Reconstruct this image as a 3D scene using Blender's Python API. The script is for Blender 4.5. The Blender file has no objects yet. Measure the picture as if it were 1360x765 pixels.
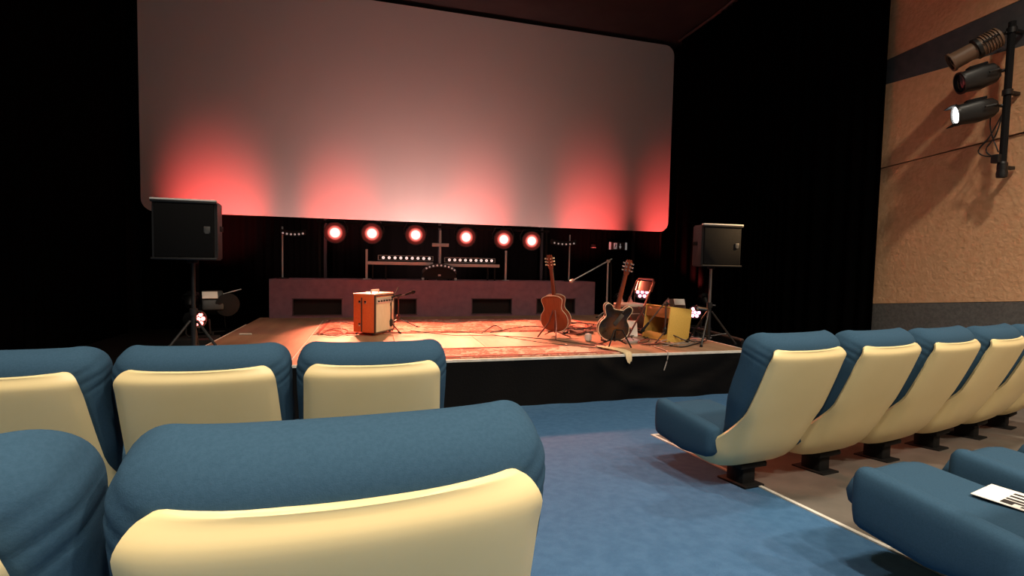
import bpy, bmesh, math, random
from mathutils import Vector, Matrix
random.seed(7)
scene = bpy.context.scene
COL = scene.collection

# ------------------------------------------------------------------ camera
FPX = 668.0
EYE = Vector((0, 0, 1.5))
def cam_axes(yaw, pitch, roll):
    fwd = Vector((math.sin(yaw)*math.cos(pitch), math.cos(yaw)*math.cos(pitch), -math.sin(pitch)))
    right = Vector((math.cos(yaw), -math.sin(yaw), 0))
    down = fwd.cross(right)
    c, s = math.cos(roll), math.sin(roll)
    return c*right + s*down, -s*right + c*down, fwd
CR, CD, CF = cam_axes(math.radians(15.5), math.radians(3.01), math.radians(-1.16))
cd = bpy.data.cameras.new('camera'); cam = bpy.data.objects.new('camera', cd); COL.objects.link(cam)
cd.sensor_width = 36; cd.lens = FPX/1360*36; cd.clip_start = .02; cd.clip_end = 100
cam.matrix_world = Matrix(((CR.x, -CD.x, -CF.x, EYE.x), (CR.y, -CD.y, -CF.y, EYE.y), (CR.z, -CD.z, -CF.z, EYE.z), (0, 0, 0, 1)))
scene.camera = cam
def px(x, y, X=None, Y=None, Z=None):
    """photo pixel -> world point on the plane X=, Y= or Z= (a wall, the stage deck, ...)"""
    d = CR*((x-680)/FPX) + CD*((y-382.5)/FPX) + CF
    if X is not None: t = (X-EYE.x)/d.x
    elif Y is not None: t = (Y-EYE.y)/d.y
    else: t = (Z-EYE.z)/d.z
    return EYE + d*t

# ------------------------------------------------------------------ world, exposure
w = bpy.data.worlds.new('world'); scene.world = w; w.use_nodes = True
w.node_tree.nodes['Background'].inputs[0].default_value = (.5, .42, .38, 1)
w.node_tree.nodes['Background'].inputs[1].default_value = .004
vs = scene.view_settings
vs.view_transform = 'Standard'; vs.look = 'None'; vs.gamma = 1; vs.use_curve_mapping = False; vs.exposure = 0.0
HOUSE_W = 130; HOUSE_COL = (1, .86, .68)
PAR_W = 950; PAR_COL = (1, .25, .13)
SPOT_W = 1350; SPOT_COL = (1, .62, .30)

# ------------------------------------------------------------------ materials
MATS = {}
def mat(name, col, rough=.6, metal=0, col2=None, scale=20, bump=0, bscale=80, sheen=0, spec=.5, emit=None, estr=0, stretch=None, coat=0):
    if name in MATS: return MATS[name]
    m = bpy.data.materials.new(name); m.use_nodes = True
    nt = m.node_tree; b = nt.nodes['Principled BSDF']
    b.inputs['Base Color'].default_value = (*col, 1); b.inputs['Roughness'].default_value = rough
    b.inputs['Metallic'].default_value = metal; b.inputs['Specular IOR Level'].default_value = spec
    b.inputs['Coat Weight'].default_value = coat
    if sheen: b.inputs['Sheen Weight'].default_value = sheen; b.inputs['Sheen Roughness'].default_value = .5
    if emit: b.inputs['Emission Color'].default_value = (*emit, 1); b.inputs['Emission Strength'].default_value = estr
    if col2 or bump:
        tc = nt.nodes.new('ShaderNodeTexCoord'); mp = nt.nodes.new('ShaderNodeMapping')
        nt.links.new(tc.outputs['Object'], mp.inputs['Vector'])
        if stretch: mp.inputs['Scale'].default_value = stretch
        if col2:
            n = nt.nodes.new('ShaderNodeTexNoise'); n.inputs['Scale'].default_value = scale; n.inputs['Detail'].default_value = 4
            r = nt.nodes.new('ShaderNodeValToRGB'); r.color_ramp.elements[0].color = (*col, 1); r.color_ramp.elements[1].color = (*col2, 1)
            r.color_ramp.elements[0].position = .35; r.color_ramp.elements[1].position = .65
            nt.links.new(mp.outputs[0], n.inputs['Vector']); nt.links.new(n.outputs['Fac'], r.inputs[0]); nt.links.new(r.outputs[0], b.inputs['Base Color'])
        if bump:
            n2 = nt.nodes.new('ShaderNodeTexNoise'); n2.inputs['Scale'].default_value = bscale; n2.inputs['Detail'].default_value = 3
            bp = nt.nodes.new('ShaderNodeBump'); bp.inputs['Strength'].default_value = bump; bp.inputs['Distance'].default_value = .01
            nt.links.new(mp.outputs[0], n2.inputs['Vector']); nt.links.new(n2.outputs['Fac'], bp.inputs['Height']); nt.links.new(bp.outputs[0], b.inputs['Normal'])
    MATS[name] = m
    return m
M_blue = mat('blue_upholstery', (.031, .073, .121), .95, col2=(.036, .082, .135), scale=160, bump=.12, bscale=500, spec=.1)
M_cream = mat('cream_shell', (.75, .61, .315), .38, col2=(.78, .64, .345), scale=3, spec=.45)
M_seatmetal = mat('seat_black_steel', (.006, .006, .006), .7, spec=.2)
M_carpet = mat('blue_carpet', (.053, .134, .262), .97, col2=(.066, .158, .30), scale=18, bump=.6, bscale=240, spec=.1)
M_lino = mat('grey_lino', (.115, .10, .085), .55, col2=(.15, .13, .11), scale=5, bump=.05, bscale=30)
M_strip = mat('white_edge_strip', (.75, .72, .66), .6, col2=(.6, .57, .5), scale=14)
M_blackcloth = mat('black_drape', (.0022, .0021, .0022), 1, spec=0, bump=.2, bscale=120)
M_skirt = mat('black_skirt_cloth', (.0022, .0022, .0025), .7, spec=.12, bump=.15, bscale=60)
M_blackwall = mat('black_wall_paint', (.008, .008, .008), .9, spec=.1)
M_ceiling = mat('dark_ceiling_paint', (.06, .047, .045), .9, col2=(.068, .054, .052), scale=2, spec=.1)
M_screen = mat('screen_white', (.62, .60, .585), .85, spec=.1, bump=.03, bscale=200)
M_wall = mat('orange_beige_wallpaper', (.84, .46, .245), .9, col2=(.92, .53, .29), scale=14, bump=1.0, bscale=22, spec=.15)
M_band = mat('grey_blue_band', (.075, .08, .088), .85, col2=(.10, .10, .105), scale=8, spec=.15)
M_dado = mat('dark_grey_dado', (.14, .132, .125), .9, col2=(.19, .178, .165), scale=30, bump=.5, bscale=70, spec=.15)
M_deck = mat('stage_deck_wood', (.30, .17, .10), .55, col2=(.40, .24, .14), scale=6, stretch=(1, .15, 1), bump=.05)
M_riser = mat('purple_carpet_riser', (.18, .115, .15), .95, col2=(.215, .135, .175), scale=9, spec=.1, bump=.3, bscale=150)
M_recess = mat('black_recess', (.006, .006, .006), .9)
M_black = mat('black_plastic', (.012, .012, .013), .45)
M_blackmatte = mat('black_matte', (.010, .010, .011), .85, spec=.2)
M_grille = mat('black_steel_grille', (.0045, .0045, .005), .8, spec=.12, bump=.2, bscale=700)
M_steel = mat('grey_steel', (.35, .34, .34), .35, metal=.9)
M_chrome = mat('chrome', (.8, .78, .76), .18, metal=1)
M_greybar = mat('grey_painted_bar', (.45, .42, .42), .6)
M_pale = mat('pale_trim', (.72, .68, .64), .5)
M_white = mat('white_paper', (.85, .82, .76), .8, spec=.2)
M_print = mat('black_print', (.02, .015, .015), .8)
M_orange = mat('orange_tolex', (.90, .13, .03), .5, col2=(.95, .16, .04), scale=40, bump=.2, bscale=300)
M_ampgrille = mat('cream_grille_cloth', (.62, .56, .42), .85, col2=(.54, .48, .36), scale=90, stretch=(1, 1, .1))
M_yellow = mat('yellow_tweed', (.72, .46, .095), .6, col2=(.80, .52, .12), scale=60, bump=.15, bscale=400)
M_plywood = mat('amp_plywood', (.42, .17, .05), .65, col2=(.52, .22, .07), scale=8, stretch=(1, 6, 1))
M_mahog = mat('mahogany_back', (.23, .038, .012), .25, col2=(.29, .052, .017), scale=9, stretch=(8, 1, .6), coat=.5)
M_guitarside = mat('guitar_side_red', (.26, .05, .018), .3, coat=.4)
M_binding = mat('cream_binding', (.80, .66, .48), .4)
M_neck = mat('guitar_neck', (.18, .035, .014), .3, coat=.4)
M_horn = mat('warm_brown_plastic', (.22, .13, .08), .45)
M_lampwhite = mat('led_white', (.9, .9, .9), .4, emit=(1, .9, .85), estr=.7)
M_lampdim = mat('led_dim', (.6, .6, .6), .4, emit=(1, .85, .82), estr=.18)
M_ledred = mat('led_red', (.9, .3, .3), .4, emit=(1, .13, .12), estr=9)
M_ledpink = mat('led_pink', (.9, .5, .6), .4, emit=(1, .30, .42), estr=6)
M_spotlens = mat('lit_white_lens', (1, 1, 1), .4, emit=(1, .97, .92), estr=9)
M_glass = mat('dark_lens_glass', (.03, .03, .035), .1, spec=.8)
M_house = mat('house_lamp_diffuser', (1, 1, 1), .5, emit=HOUSE_COL, estr=6)
M_cable = mat('black_cable', (.012, .010, .010), .6)
M_redcable = mat('red_brown_cable', (.22, .05, .035), .6)
M_greycable = mat('grey_cable', (.32, .28, .25), .6)
M_towel = mat('cream_towel', (.72, .58, .36), .95, col2=(.64, .5, .3), scale=40, bump=.4, bscale=200)
M_chairmetal = mat('chair_red_brown_metal', (.20, .065, .05), .3, metal=.6)
M_chairseat = mat('chair_grey_seat', (.42, .38, .33), .5)
M_silver = mat('silver_box', (.55, .53, .52), .4, metal=.5)
M_signgrey = mat('sign_pale_print', (.55, .54, .52), .7, emit=(1, .96, .92), estr=.14)
M_case = mat('dark_brown_case', (.075, .04, .03), .7)
M_pedal = mat('pedal_enamel', (.32, .12, .08), .4)

def ramp_mat(name, build):
    m = bpy.data.materials.new(name); m.use_nodes = True
    build(m.node_tree, m.node_tree.nodes['Principled BSDF']); MATS[name] = m; return m
def par_lens(nt, b):      # LED wash lamp: a hot centre, its red halo drawn as a ramp to the lens rim
    tc = nt.nodes.new('ShaderNodeTexCoord'); ln = nt.nodes.new('ShaderNodeVectorMath'); ln.operation = 'LENGTH'
    nt.links.new(tc.outputs['Object'], ln.inputs[0])
    mr = nt.nodes.new('ShaderNodeMapRange'); mr.inputs[1].default_value = 0; mr.inputs[2].default_value = .2
    nt.links.new(ln.outputs['Value'], mr.inputs[0])
    r = nt.nodes.new('ShaderNodeValToRGB'); e = r.color_ramp.elements
    e[0].position = 0; e[0].color = (1, .82, .72, 1); e[1].position = 1; e[1].color = (.02, .001, .001, 1)
    for p, c in ((.38, (1, .75, .65, 1)), (.47, (.9, .13, .10, 1)), (.66, (.07, .005, .004, 1))):
        q = e.new(p); q.color = c
    nt.links.new(mr.outputs[0], r.inputs[0]); nt.links.new(r.outputs[0], b.inputs['Emission Color'])
    b.inputs['Emission Strength'].default_value = 1.5; b.inputs['Base Color'].default_value = (.02, .004, .004, 1)
M_parlens = ramp_mat('par_lens', par_lens)
def rugm(nt, b):
    tc = nt.nodes.new('ShaderNodeTexCoord'); v = nt.nodes.new('ShaderNodeTexVoronoi'); v.inputs['Scale'].default_value = 4.5
    n = nt.nodes.new('ShaderNodeTexNoise'); n.inputs['Scale'].default_value = 16; n.inputs['Detail'].default_value = 5
    nt.links.new(tc.outputs['Object'], v.inputs['Vector']); nt.links.new(tc.outputs['Object'], n.inputs['Vector'])
    mx = nt.nodes.new('ShaderNodeMath'); mx.operation = 'MULTIPLY_ADD'; mx.inputs[1].default_value = .5
    nt.links.new(v.outputs['Distance'], mx.inputs[0]); nt.links.new(n.outputs['Fac'], mx.inputs[2])
    r = nt.nodes.new('ShaderNodeValToRGB'); e = r.color_ramp.elements
    e[0].position = .5; e[0].color = (.56, .20, .15, 1); e[1].position = .85; e[1].color = (.74, .48, .38, 1)
    q = e.new(.66); q.color = (.64, .28, .21, 1); q = e.new(.74); q.color = (.36, .13, .10, 1)
    nt.links.new(mx.outputs[0], r.inputs[0]); nt.links.new(r.outputs[0], b.inputs['Base Color']); b.inputs['Roughness'].default_value = .95
    b.inputs['Specular IOR Level'].default_value = .1
M_rug = ramp_mat('patterned_red_rug', rugm)
def burst(nt, b):         # sunburst finish: amber in the middle of the back, near black towards the edge
    tc = nt.nodes.new('ShaderNodeTexCoord'); mp = nt.nodes.new('ShaderNodeMapping')
    mp.inputs['Location'].default_value = (0, 0, -.19/.21); mp.inputs['Scale'].default_value = (1/.17, 0, 1/.21)
    ln = nt.nodes.new('ShaderNodeVectorMath'); ln.operation = 'LENGTH'
    nt.links.new(tc.outputs['Object'], mp.inputs[0]); nt.links.new(mp.outputs[0], ln.inputs[0])
    r = nt.nodes.new('ShaderNodeValToRGB'); e = r.color_ramp.elements
    e[0].position = .1; e[0].color = (.15, .055, .010, 1); e[1].position = .85; e[1].color = (.012, .008, .006, 1)
    q = e.new(.5); q.color = (.06, .022, .007, 1)
    nt.links.new(ln.outputs['Value'], r.inputs[0]); nt.links.new(r.outputs[0], b.inputs['Base Color'])
    b.inputs['Roughness'].default_value = .25; b.inputs['Coat Weight'].default_value = .4
M_burst = ramp_mat('sunburst_finish', burst)

# ------------------------------------------------------------------ mesh helpers
def new_obj(name, bm, m, parent=None, smooth=35, loc=None, rot=None):
    me = bpy.data.meshes.new(name)
    bmesh.ops.recalc_face_normals(bm, faces=bm.faces[:])
    if smooth:
        for f in bm.faces: f.smooth = True
    bm.to_mesh(me); bm.free()
    if smooth: me.set_sharp_from_angle(angle=math.radians(smooth))
    me.materials.append(m)
    o = bpy.data.objects.new(name, me); COL.objects.link(o)
    if parent: o.parent = parent
    if loc is not None: o.location = loc
    if rot is not None: o.rotation_euler = rot
    return o
def tag(o, label, cat, group=None):
    o['label'] = label; o['category'] = cat
    if group: o['group'] = group
    return o
def struct(o, label=None):
    o['kind'] = 'structure'
    if label: o['label'] = label
    return o
def thing(name, label, cat, loc=(0, 0, 0), rot=(0, 0, 0), group=None):
    o = bpy.data.objects.new(name, None); COL.objects.link(o); o.empty_display_size = .1
    o.location = loc; o.rotation_euler = rot
    return tag(o, label, cat, group)
def dup(root, loc=None, rot=None):
    r = root.copy(); COL.objects.link(r)
    if loc is not None: r.location = loc
    if rot is not None: r.rotation_euler = rot
    for ch in root.children:
        c = ch.copy(); COL.objects.link(c); c.parent = r
        for g in ch.children:
            d = g.copy(); COL.objects.link(d); d.parent = c
    return r
def B(): return bmesh.new()
def box(bm, c, s, bev=0, rot=None, seg=2):
    t = bmesh.new(); bmesh.ops.create_cube(t, size=1)
    bmesh.ops.scale(t, vec=s, verts=t.verts)
    if bev: bmesh.ops.bevel(t, geom=t.edges[:], offset=bev, segments=seg, affect='EDGES', profile=.5)
    if rot is not None: bmesh.ops.transform(t, matrix=rot.to_4x4(), verts=t.verts)
    bmesh.ops.translate(t, vec=c, verts=t.verts)
    join(bm, t); return bm
def join(bm, t):
    mp = [bm.verts.new(v.co) for v in t.verts]; t.verts.index_update()
    for f in t.faces:
        try: bm.faces.new([mp[v.index] for v in f.verts])
        except ValueError: pass
    t.free()
def loft(bm, rings, cap=True, closed=True):
    vr = [[bm.verts.new(p) for p in r] for r in rings]
    n = len(rings[0])
    for a, b_ in zip(vr, vr[1:]):
        for i in range(n if closed else n-1):
            j = (i+1) % n
            bm.faces.new((a[i], a[j], b_[j], b_[i]))
    if cap and closed: bm.faces.new(vr[0][::-1]); bm.faces.new(vr[-1])
    return bm
def frames(pts, up=Vector((0, 0, 1))):
    out = []
    for i, p in enumerate(pts):
        t = (pts[min(i+1, len(pts)-1)] - pts[max(i-1, 0)]).normalized()
        u = up if abs(t.dot(up)) < .95 else Vector((1, 0, 0))
        a = t.cross(u).normalized(); out.append((p, a, a.cross(t).normalized()))
    return out
def tube(bm, pts, r, n=8):
    pts = [Vector(p) for p in pts]
    rr = r if isinstance(r, (list, tuple)) else [r]*len(pts)
    rings = [[p + a*(q*math.cos(2*math.pi*k/n)) + b_*(q*math.sin(2*math.pi*k/n)) for k in range(n)] for (p, a, b_), q in zip(frames(pts), rr)]
    return loft(bm, rings)
def lathe(bm, prof, origin=(0, 0, 0), axis=(0, 0, 1), n=20):
    """prof: (radius, distance along axis)"""
    ax = Vector(axis).normalized(); u = Vector((0, 0, 1)) if abs(ax.z) < .9 else Vector((1, 0, 0))
    a = ax.cross(u).normalized(); b_ = ax.cross(a); o = Vector(origin)
    return loft(bm, [[o + ax*h + a*(max(r, 1e-4)*math.cos(2*math.pi*k/n)) + b_*(max(r, 1e-4)*math.sin(2*math.pi*k/n)) for k in range(n)] for r, h in prof])
def catmull(pts, n):
    P = [Vector(p) for p in pts]; P = [P[0]*2-P[1]] + P + [P[-1]*2-P[-2]]
    out = []; m = len(P)-3
    for k in range(n+1):
        s = k/n*m; i = min(int(s), m-1); t = s-i
        a, b_, c, d = P[i:i+4]
        out.append(.5*((2*b_)+(c-a)*t+(2*a-5*b_+4*c-d)*t*t+(3*b_-a-3*c+d)*t**3))
    return out
def sring(n, a, b_, e):   # superellipse ring
    out = []
    for k in range(n):
        th = 2*math.pi*k/n; c, s = math.cos(th), math.sin(th)
        out.append((a*math.copysign(abs(c)**(2/e), c), b_*math.copysign(abs(s)**(2/e), s)))
    return out
def prism(bm, pts, y0, y1):   # polygon in the x,z plane, extruded along y
    return loft(bm, [[Vector((x, y0, z)) for x, z in pts], [Vector((x, y1, z)) for x, z in pts]])
def smoothstep(t): t = max(0, min(1, t)); return t*t*(3-2*t)

# ------------------------------------------------------------------ the setting
RK = .0813
def floor_z(Y): return max(0., .4-RK*Y) if Y < 4.92 else 0.
XW, XL, YB, ZC = 7.40, -4.65, 11.8, 7.0
bm = B()
ys = [-4, -2, 0, 2, 3.5, 4.92, 6, YB]
top = [[Vector((x, y, floor_z(y))) for y in ys] for x in (XL, XW)]
bot = [[Vector((x, y, -.3)) for y in ys] for x in (XL, XW)]
loft(bm, [top[0], top[1], bot[1], bot[0], top[0]], closed=False)
struct(new_obj('floor', bm, M_carpet, smooth=0), 'blue carpeted auditorium floor sloping down to the stage')
# grey lino under the seats by the beige wall, edged with a white strip
bm = B(); X0, Y1 = 2.215, 3.56
def sheet(bm, x0, x1, y0, y1, h0, h1):
    c = [(x0, y0), (x1, y0), (x1, y1), (x0, y1)]
    loft(bm, [[Vector((x, y, floor_z(y)+h0)) for x, y in c], [Vector((x, y, floor_z(y)+h1)) for x, y in c]])
sheet(bm, X0, XW-.05, -3.9, Y1, -.01, .004)
struct(new_obj('floor', bm, M_lino, smooth=0), 'grey lino strip of floor under the seat rows')
bm = B(); box(bm, ((XL+XW)/2, (4.96+YB)/2, .002), (XW-XL, YB-4.96, .006)); struct(new_obj('floor', bm, M_blackwall, smooth=0), 'black floor around and behind the stage')  # thin black sheet over the carpet, from the stage front to the back
bm = B(); sheet(bm, X0-.024, X0, -3.9, Y1+.02, -.01, .008); struct(new_obj('trim_1', bm, M_strip, smooth=0), 'white edge strip between carpet and lino along the aisle')
bm = B(); sheet(bm, X0, XW-.05, Y1, Y1+.022, -.01, .008); struct(new_obj('trim_2', bm, M_strip, smooth=0), 'white edge strip across the front of the lino')
bm = B(); box(bm, ((XL+XW)/2, (YB-4)/2, ZC+.1), (XW-XL+.4, YB+4.4, .2)); struct(new_obj('ceiling', bm, M_ceiling, smooth=0), 'dark brown painted ceiling')
bm = B(); box(bm, ((XL+XW)/2, YB+.1, ZC/2), (XW-XL+.4, .2, ZC)); struct(new_obj('wall_back', bm, M_blackwall, smooth=0), 'black wall behind the screen')
bm = B(); box(bm, (XL-.1, (YB-4)/2, ZC/2), (.2, YB+4.4, ZC)); struct(new_obj('wall_left', bm, M_blackwall, smooth=0), 'black side wall')
bm = B(); box(bm, ((XL+XW)/2, -4.1, ZC/2), (XW-XL+.4, .2, ZC)); struct(new_obj('wall_rear', bm, M_dado, smooth=0), 'dark rear wall of the auditorium')
bm = B(); box(bm, (XW+.12, (YB-4)/2, ZC/2), (.2, YB+4.4, ZC)); wr = struct(new_obj('wall_right', bm, M_blackwall, smooth=0), 'beige side wall with grey dado and dark band')
# panels on the right wall; their edges climb with the floor
XP = XW-.03
def line(a, b_):
    p, q = px(*a, X=XP), px(*b_, X=XP); k = (q.z-p.z)/(q.y-p.y)
    return lambda Y: p.z + k*(Y-p.y)
l_dado = line((1170, 403), (1360, 400)); l_seam = line((1182, 220), (1360, 175)); l_b0 = line((1189, 109), (1360, 61)); l_b1 = line((1194, 72), (1354, 0))
YE = 6.6
def wall_panel(name, lo, hi, x_in, m, label=None):
    bm = B(); c = [(-3.9, lo(-3.9)), (YE, lo(YE)), (YE, hi(YE)), (-3.9, hi(-3.9))]
    c = [(y, min(z, ZC-.01)) for y, z in c]
    loft(bm, [[Vector((XW+.01, y, z)) for y, z in c], [Vector((x_in, y, z)) for y, z in c]])
    o = new_obj(name, bm, m, wr, smooth=0)
    if label: o['label'] = label
fl = lambda Y: floor_z(Y)-.02
wall_panel('dado', fl, lambda Y: l_dado(Y)-.006, XP+.012, M_dado, 'dark grey dado')
wall_panel('wall_panel', l_dado, lambda Y: l_seam(Y)-.012, XP+.012, M_wall, 'orange beige textured panel')
wall_panel('wall_panel', l_seam, l_b0, XP-.008, M_wall, 'orange beige textured panel')
wall_panel('band', lambda Y: l_b0(Y)+.003, lambda Y: l_b1(Y)-.003, XP+.008, M_band, 'grey blue band')
wall_panel('wall_panel', l_b1, lambda Y: ZC-.01, XP, M_wall, 'orange beige textured panel')

# drapes
def drape(name, p0, p1, z0, z1, label, seed, amp=.05, wave=.19, step=.04):
    rnd = random.Random(seed); p0, p1 = Vector((*p0, 0)), Vector((*p1, 0)); d = (p1-p0); L = d.length; d.normalize(); nrm = Vector((-d.y, d.x, 0))
    n = int(L/step); cols = []; ph = 0
    for i in range(n+1):
        s = i*L/n; ph += step/wave*2*math.pi*(1+.5*math.sin(s*1.7+seed)+.2*rnd.uniform(-1, 1))
        a = amp*(.7+.3*math.sin(s*.9+seed*2))*math.sin(ph)
        b_ = a*.8+amp*.25*math.sin(ph*.5+1)
        cols.append([p0+d*s+nrm*b_+Vector((0, 0, z0)), p0+d*s+nrm*(a*.9)+Vector((0, 0, z0+(z1-z0)*.5)), p0+d*s+nrm*a*.8+Vector((0, 0, z1))])
    back = [[q+nrm*.012 for q in c] for c in cols]
    bm = B(); loft(bm, [a+b_[::-1] for a, b_ in zip(cols, back)], cap=True)
    o = new_obj(name, bm, M_blackcloth, smooth=80)
    return tag(o, label, 'curtain')
drape('stage_curtain', (7.28, 5.82), (7.28, 11.05), 0, ZC, 'black side curtain hanging beside the beige wall', 3)
drape('stage_curtain', (-4.50, 11.05), (-4.50, 3.6), 0, ZC, 'black side curtain on the side away from the beige wall', 5)
drape('stage_curtain', (-4.4, 11.55), (7.15, 11.55), 0, ZC, 'wide black backdrop curtain behind the cinema screen', 9)
# screen
SX0, SX1, SZ0, SZ1, YS = -4.27, 7.14, 2.32, 6.88, 11.2
scr = thing('cinema_screen', 'large white cinema screen with rounded corners washed in red light', 'screen', ((SX0+SX1)/2, YS, SZ0))
r = .24; pts = []; hw = (SX1-SX0)/2; hh = SZ1-SZ0
for cx, cz, a0 in ((hw-r, r, -90), (hw-r, hh-r, 0), (-hw+r, hh-r, 90), (-hw+r, r, 180)):
    for k in range(9):
        a = math.radians(a0+k*90/8); pts.append((cx+r*math.cos(a), cz+r*math.sin(a)))
bm = B(); prism(bm, pts, 0, .04); new_obj('screen_sheet', bm, M_screen, scr, smooth=30)
bm = B()
for x in (-4.8, -2.4, 0, 2.4, 4.8): box(bm, (x, .1, hh/2-SZ0/2+.03), (.06, .06, hh+SZ0-.06))
box(bm, (0, .09, .35), (11, .08, .06)); box(bm, (0, .09, hh-.35), (11, .08, .06)); new_obj('support_frame', bm, M_blackmatte, scr)
# ceiling edge cove above the side curtain
bm = B(); tube(bm, [(7.14, 11.0, 6.93), (7.14, 9.8, 6.93), (7.10, 9.0, 6.95), (6.98, 8.3, 6.97)], .028, 8)
struct(new_obj('trim_3', bm, mat('curtain_track', (.14, .09, .085), .6)), 'curtain track along the ceiling edge')

# ------------------------------------------------------------------ stage
DK = .5
SL, SR, SF, SB = -1.78, 4.33, 5.0, 9.0
st = thing('stage_platform', 'low stage platform with black skirt and white front edge', 'stage', (1.3, 7, 0))
bm = B()
for i in range(6):
    x0 = SL+(SR-SL)*i/6
    for j in range(2):
        y0 = SF+(SB-SF)*j/2
        b_ = B(); box(b_, ((x0+(SR-SL)/12)-1.3, y0+(SB-SF)/4-7, DK-.03), ((SR-SL)/6-.004, (SB-SF)/2-.004, .06), .003, seg=1)
        new_obj('deck_panel', b_, M_deck, st)
bm.free()
# skirt
bm = B(); n = 120; rows = []
for k in range(9):
    z = .474*(1-k/8)
    row = []
    for i in range(n+1):
        x = SL+(SR-SL)*i/n; t = (x-2.35)/1.9
        dy = .006*math.sin(x*5)+.010*math.sin(x*13+k*.3)*(k/8)
        if 0 <= t <= 1:    # a sagging swag of loose cloth
            sag = .36*4*t*(1-t)
            dy -= .03*math.exp(-((k/8*.44-sag*.9-.03)/.035)**2) + .014*math.sin(k*1.1+t*9)*smoothstep(4*t*(1-t))
        dy -= .03*(k/8)**2
        row.append(Vector((x-1.3, SF-7-.012+dy-.01, z)))
    rows.append(row)
back = [[Vector((v.x, SF-7+.06, v.z)) for v in r_] for r_ in rows]
loft(bm, rows + back[::-1], closed=False); new_obj('skirt', bm, M_skirt, st, smooth=60)
for x, s in ((SL, 1), (SR, -1)):
    bm = B(); box(bm, (x-1.3+s*.02, 0, .22), (.02, SB-SF, .44)); new_obj('side_skirt', bm, M_skirt, st)
def strip(c, s):
    bm = B(); box(bm, c, s, .003, seg=1); new_obj('edge_strip', bm, M_strip, st)
strip(((SL+SR)/2-1.3, SF-7-.012, DK-.012), (SR-SL, .028, .028))
strip((SL-1.3-.004, (SF+8.1)/2-7, DK-.010), (.014, 8.1-SF, .026)); strip((SR-1.3+.004, (SF+6.6)/2-7, DK-.010), (.016, 6.6-SF, .026))
# thin pale tape mark across the deck
bm = B(); box(bm, (-.755, 6.75, DK+.002), (.012, 3.4, .003)); tag(new_obj('floor_tape', bm, M_strip), 'thin pale tape line along the stage deck', 'tape')
# riser with four recesses
rs = thing('stage_riser', 'purple carpeted riser with four dark slots at the stage back', 'riser', (1.25, 8.9, DK))
RX0, RX1, RZ = -1.62-1.25, 4.13-1.25, .64
vents = []
for a, b_ in (((389, 398), (454, 418)), ((505, 397), (553, 418)), ((627, 397), (679, 417)), ((713, 395), (763, 415))):
    p, q = px(*a, Y=8.9), px(*b_, Y=8.9); vents.append((p.x-1.25, q.x-1.25, q.z-DK, p.z-DK))
zlo = sum(v[2] for v in vents)/4; zhi = sum(v[3] for v in vents)/4
bm = B(); box(bm, ((RX0+RX1)/2, .03, zlo/2), (RX1-RX0, .06, zlo)); box(bm, ((RX0+RX1)/2, .03, (zhi+RZ)/2), (RX1-RX0, .06, RZ-zhi))
xs = [RX0] + [x for v in vents for x in v[:2]] + [RX1]
for a, b_ in zip(xs[::2], xs[1::2]): box(bm, ((a+b_)/2, .03, (zlo+zhi)/2), (b_-a, .06, zhi-zlo))
box(bm, ((RX0+RX1)/2, .33, RZ-.02), (RX1-RX0, .54, .04))
for x in (RX0+.02, RX1-.02): box(bm, (x, .33, RZ/2), (.04, .54, RZ))
new_obj('riser_body', bm, M_riser, rs, smooth=0)
for v in vents:
    bm = B(); box(bm, ((v[0]+v[1])/2, .10, (zlo+zhi)/2), (v[1]-v[0], .04, zhi-zlo)); g = new_obj('recess_back', bm, M_recess, rs, smooth=0)
    bm = B()
    for c, s in ((((v[0]+v[1])/2, -.004, zhi), (v[1]-v[0]+.03, .02, .015)), (((v[0]+v[1])/2, -.004, zlo), (v[1]-v[0]+.03, .02, .015)), ((v[0], -.004, (zlo+zhi)/2), (.015, .02, zhi-zlo)), ((v[1], -.004, (zlo+zhi)/2), (.015, .02, zhi-zlo))):
        box(bm, c, s)
    new_obj('recess_frame', bm, mat('vent_frame', (.06, .04, .05), .6), g)
# rugs
def rug(x0, x1, y0, y1, label, ang=0):
    t = thing('rug', label, 'rug', ((x0+x1)/2, (y0+y1)/2, DK), (0, 0, ang)); n = 30
    bm = B(); hx, hy = (x1-x0)/2, (y1-y0)/2
    rows = [[Vector((-hx+2*hx*i/n, -hy+2*hy*j/12, .010+.003*math.sin(i*1.3)*math.sin(j*.9+i*.4))) for i in range(n+1)] for j in range(13)]
    low = [[Vector((v.x, v.y, .001)) for v in r_] for r_ in rows]
    loft(bm, rows+low[::-1]+[rows[0]], closed=False); new_obj('pile', bm, M_rug, t)
    bm = B()
    for y in (-hy+.05, hy-.05): box(bm, (0, y, .0125), (2*hx-.06, .035, .006))
    for x in (-hx+.05, hx-.05): box(bm, (x, 0, .0125), (.035, 2*hy-.06, .006))
    new_obj('border', bm, mat('rug_border', (.30, .075, .06), .95), t)
rug(-.72, 3.4, 6.86, 8.42, 'large red patterned rug in front of the riser', math.radians(-1.5))
rug(-.3, 2.75, 5.04, 5.62, 'narrow red patterned rug along the stage front edge', 0)

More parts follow.
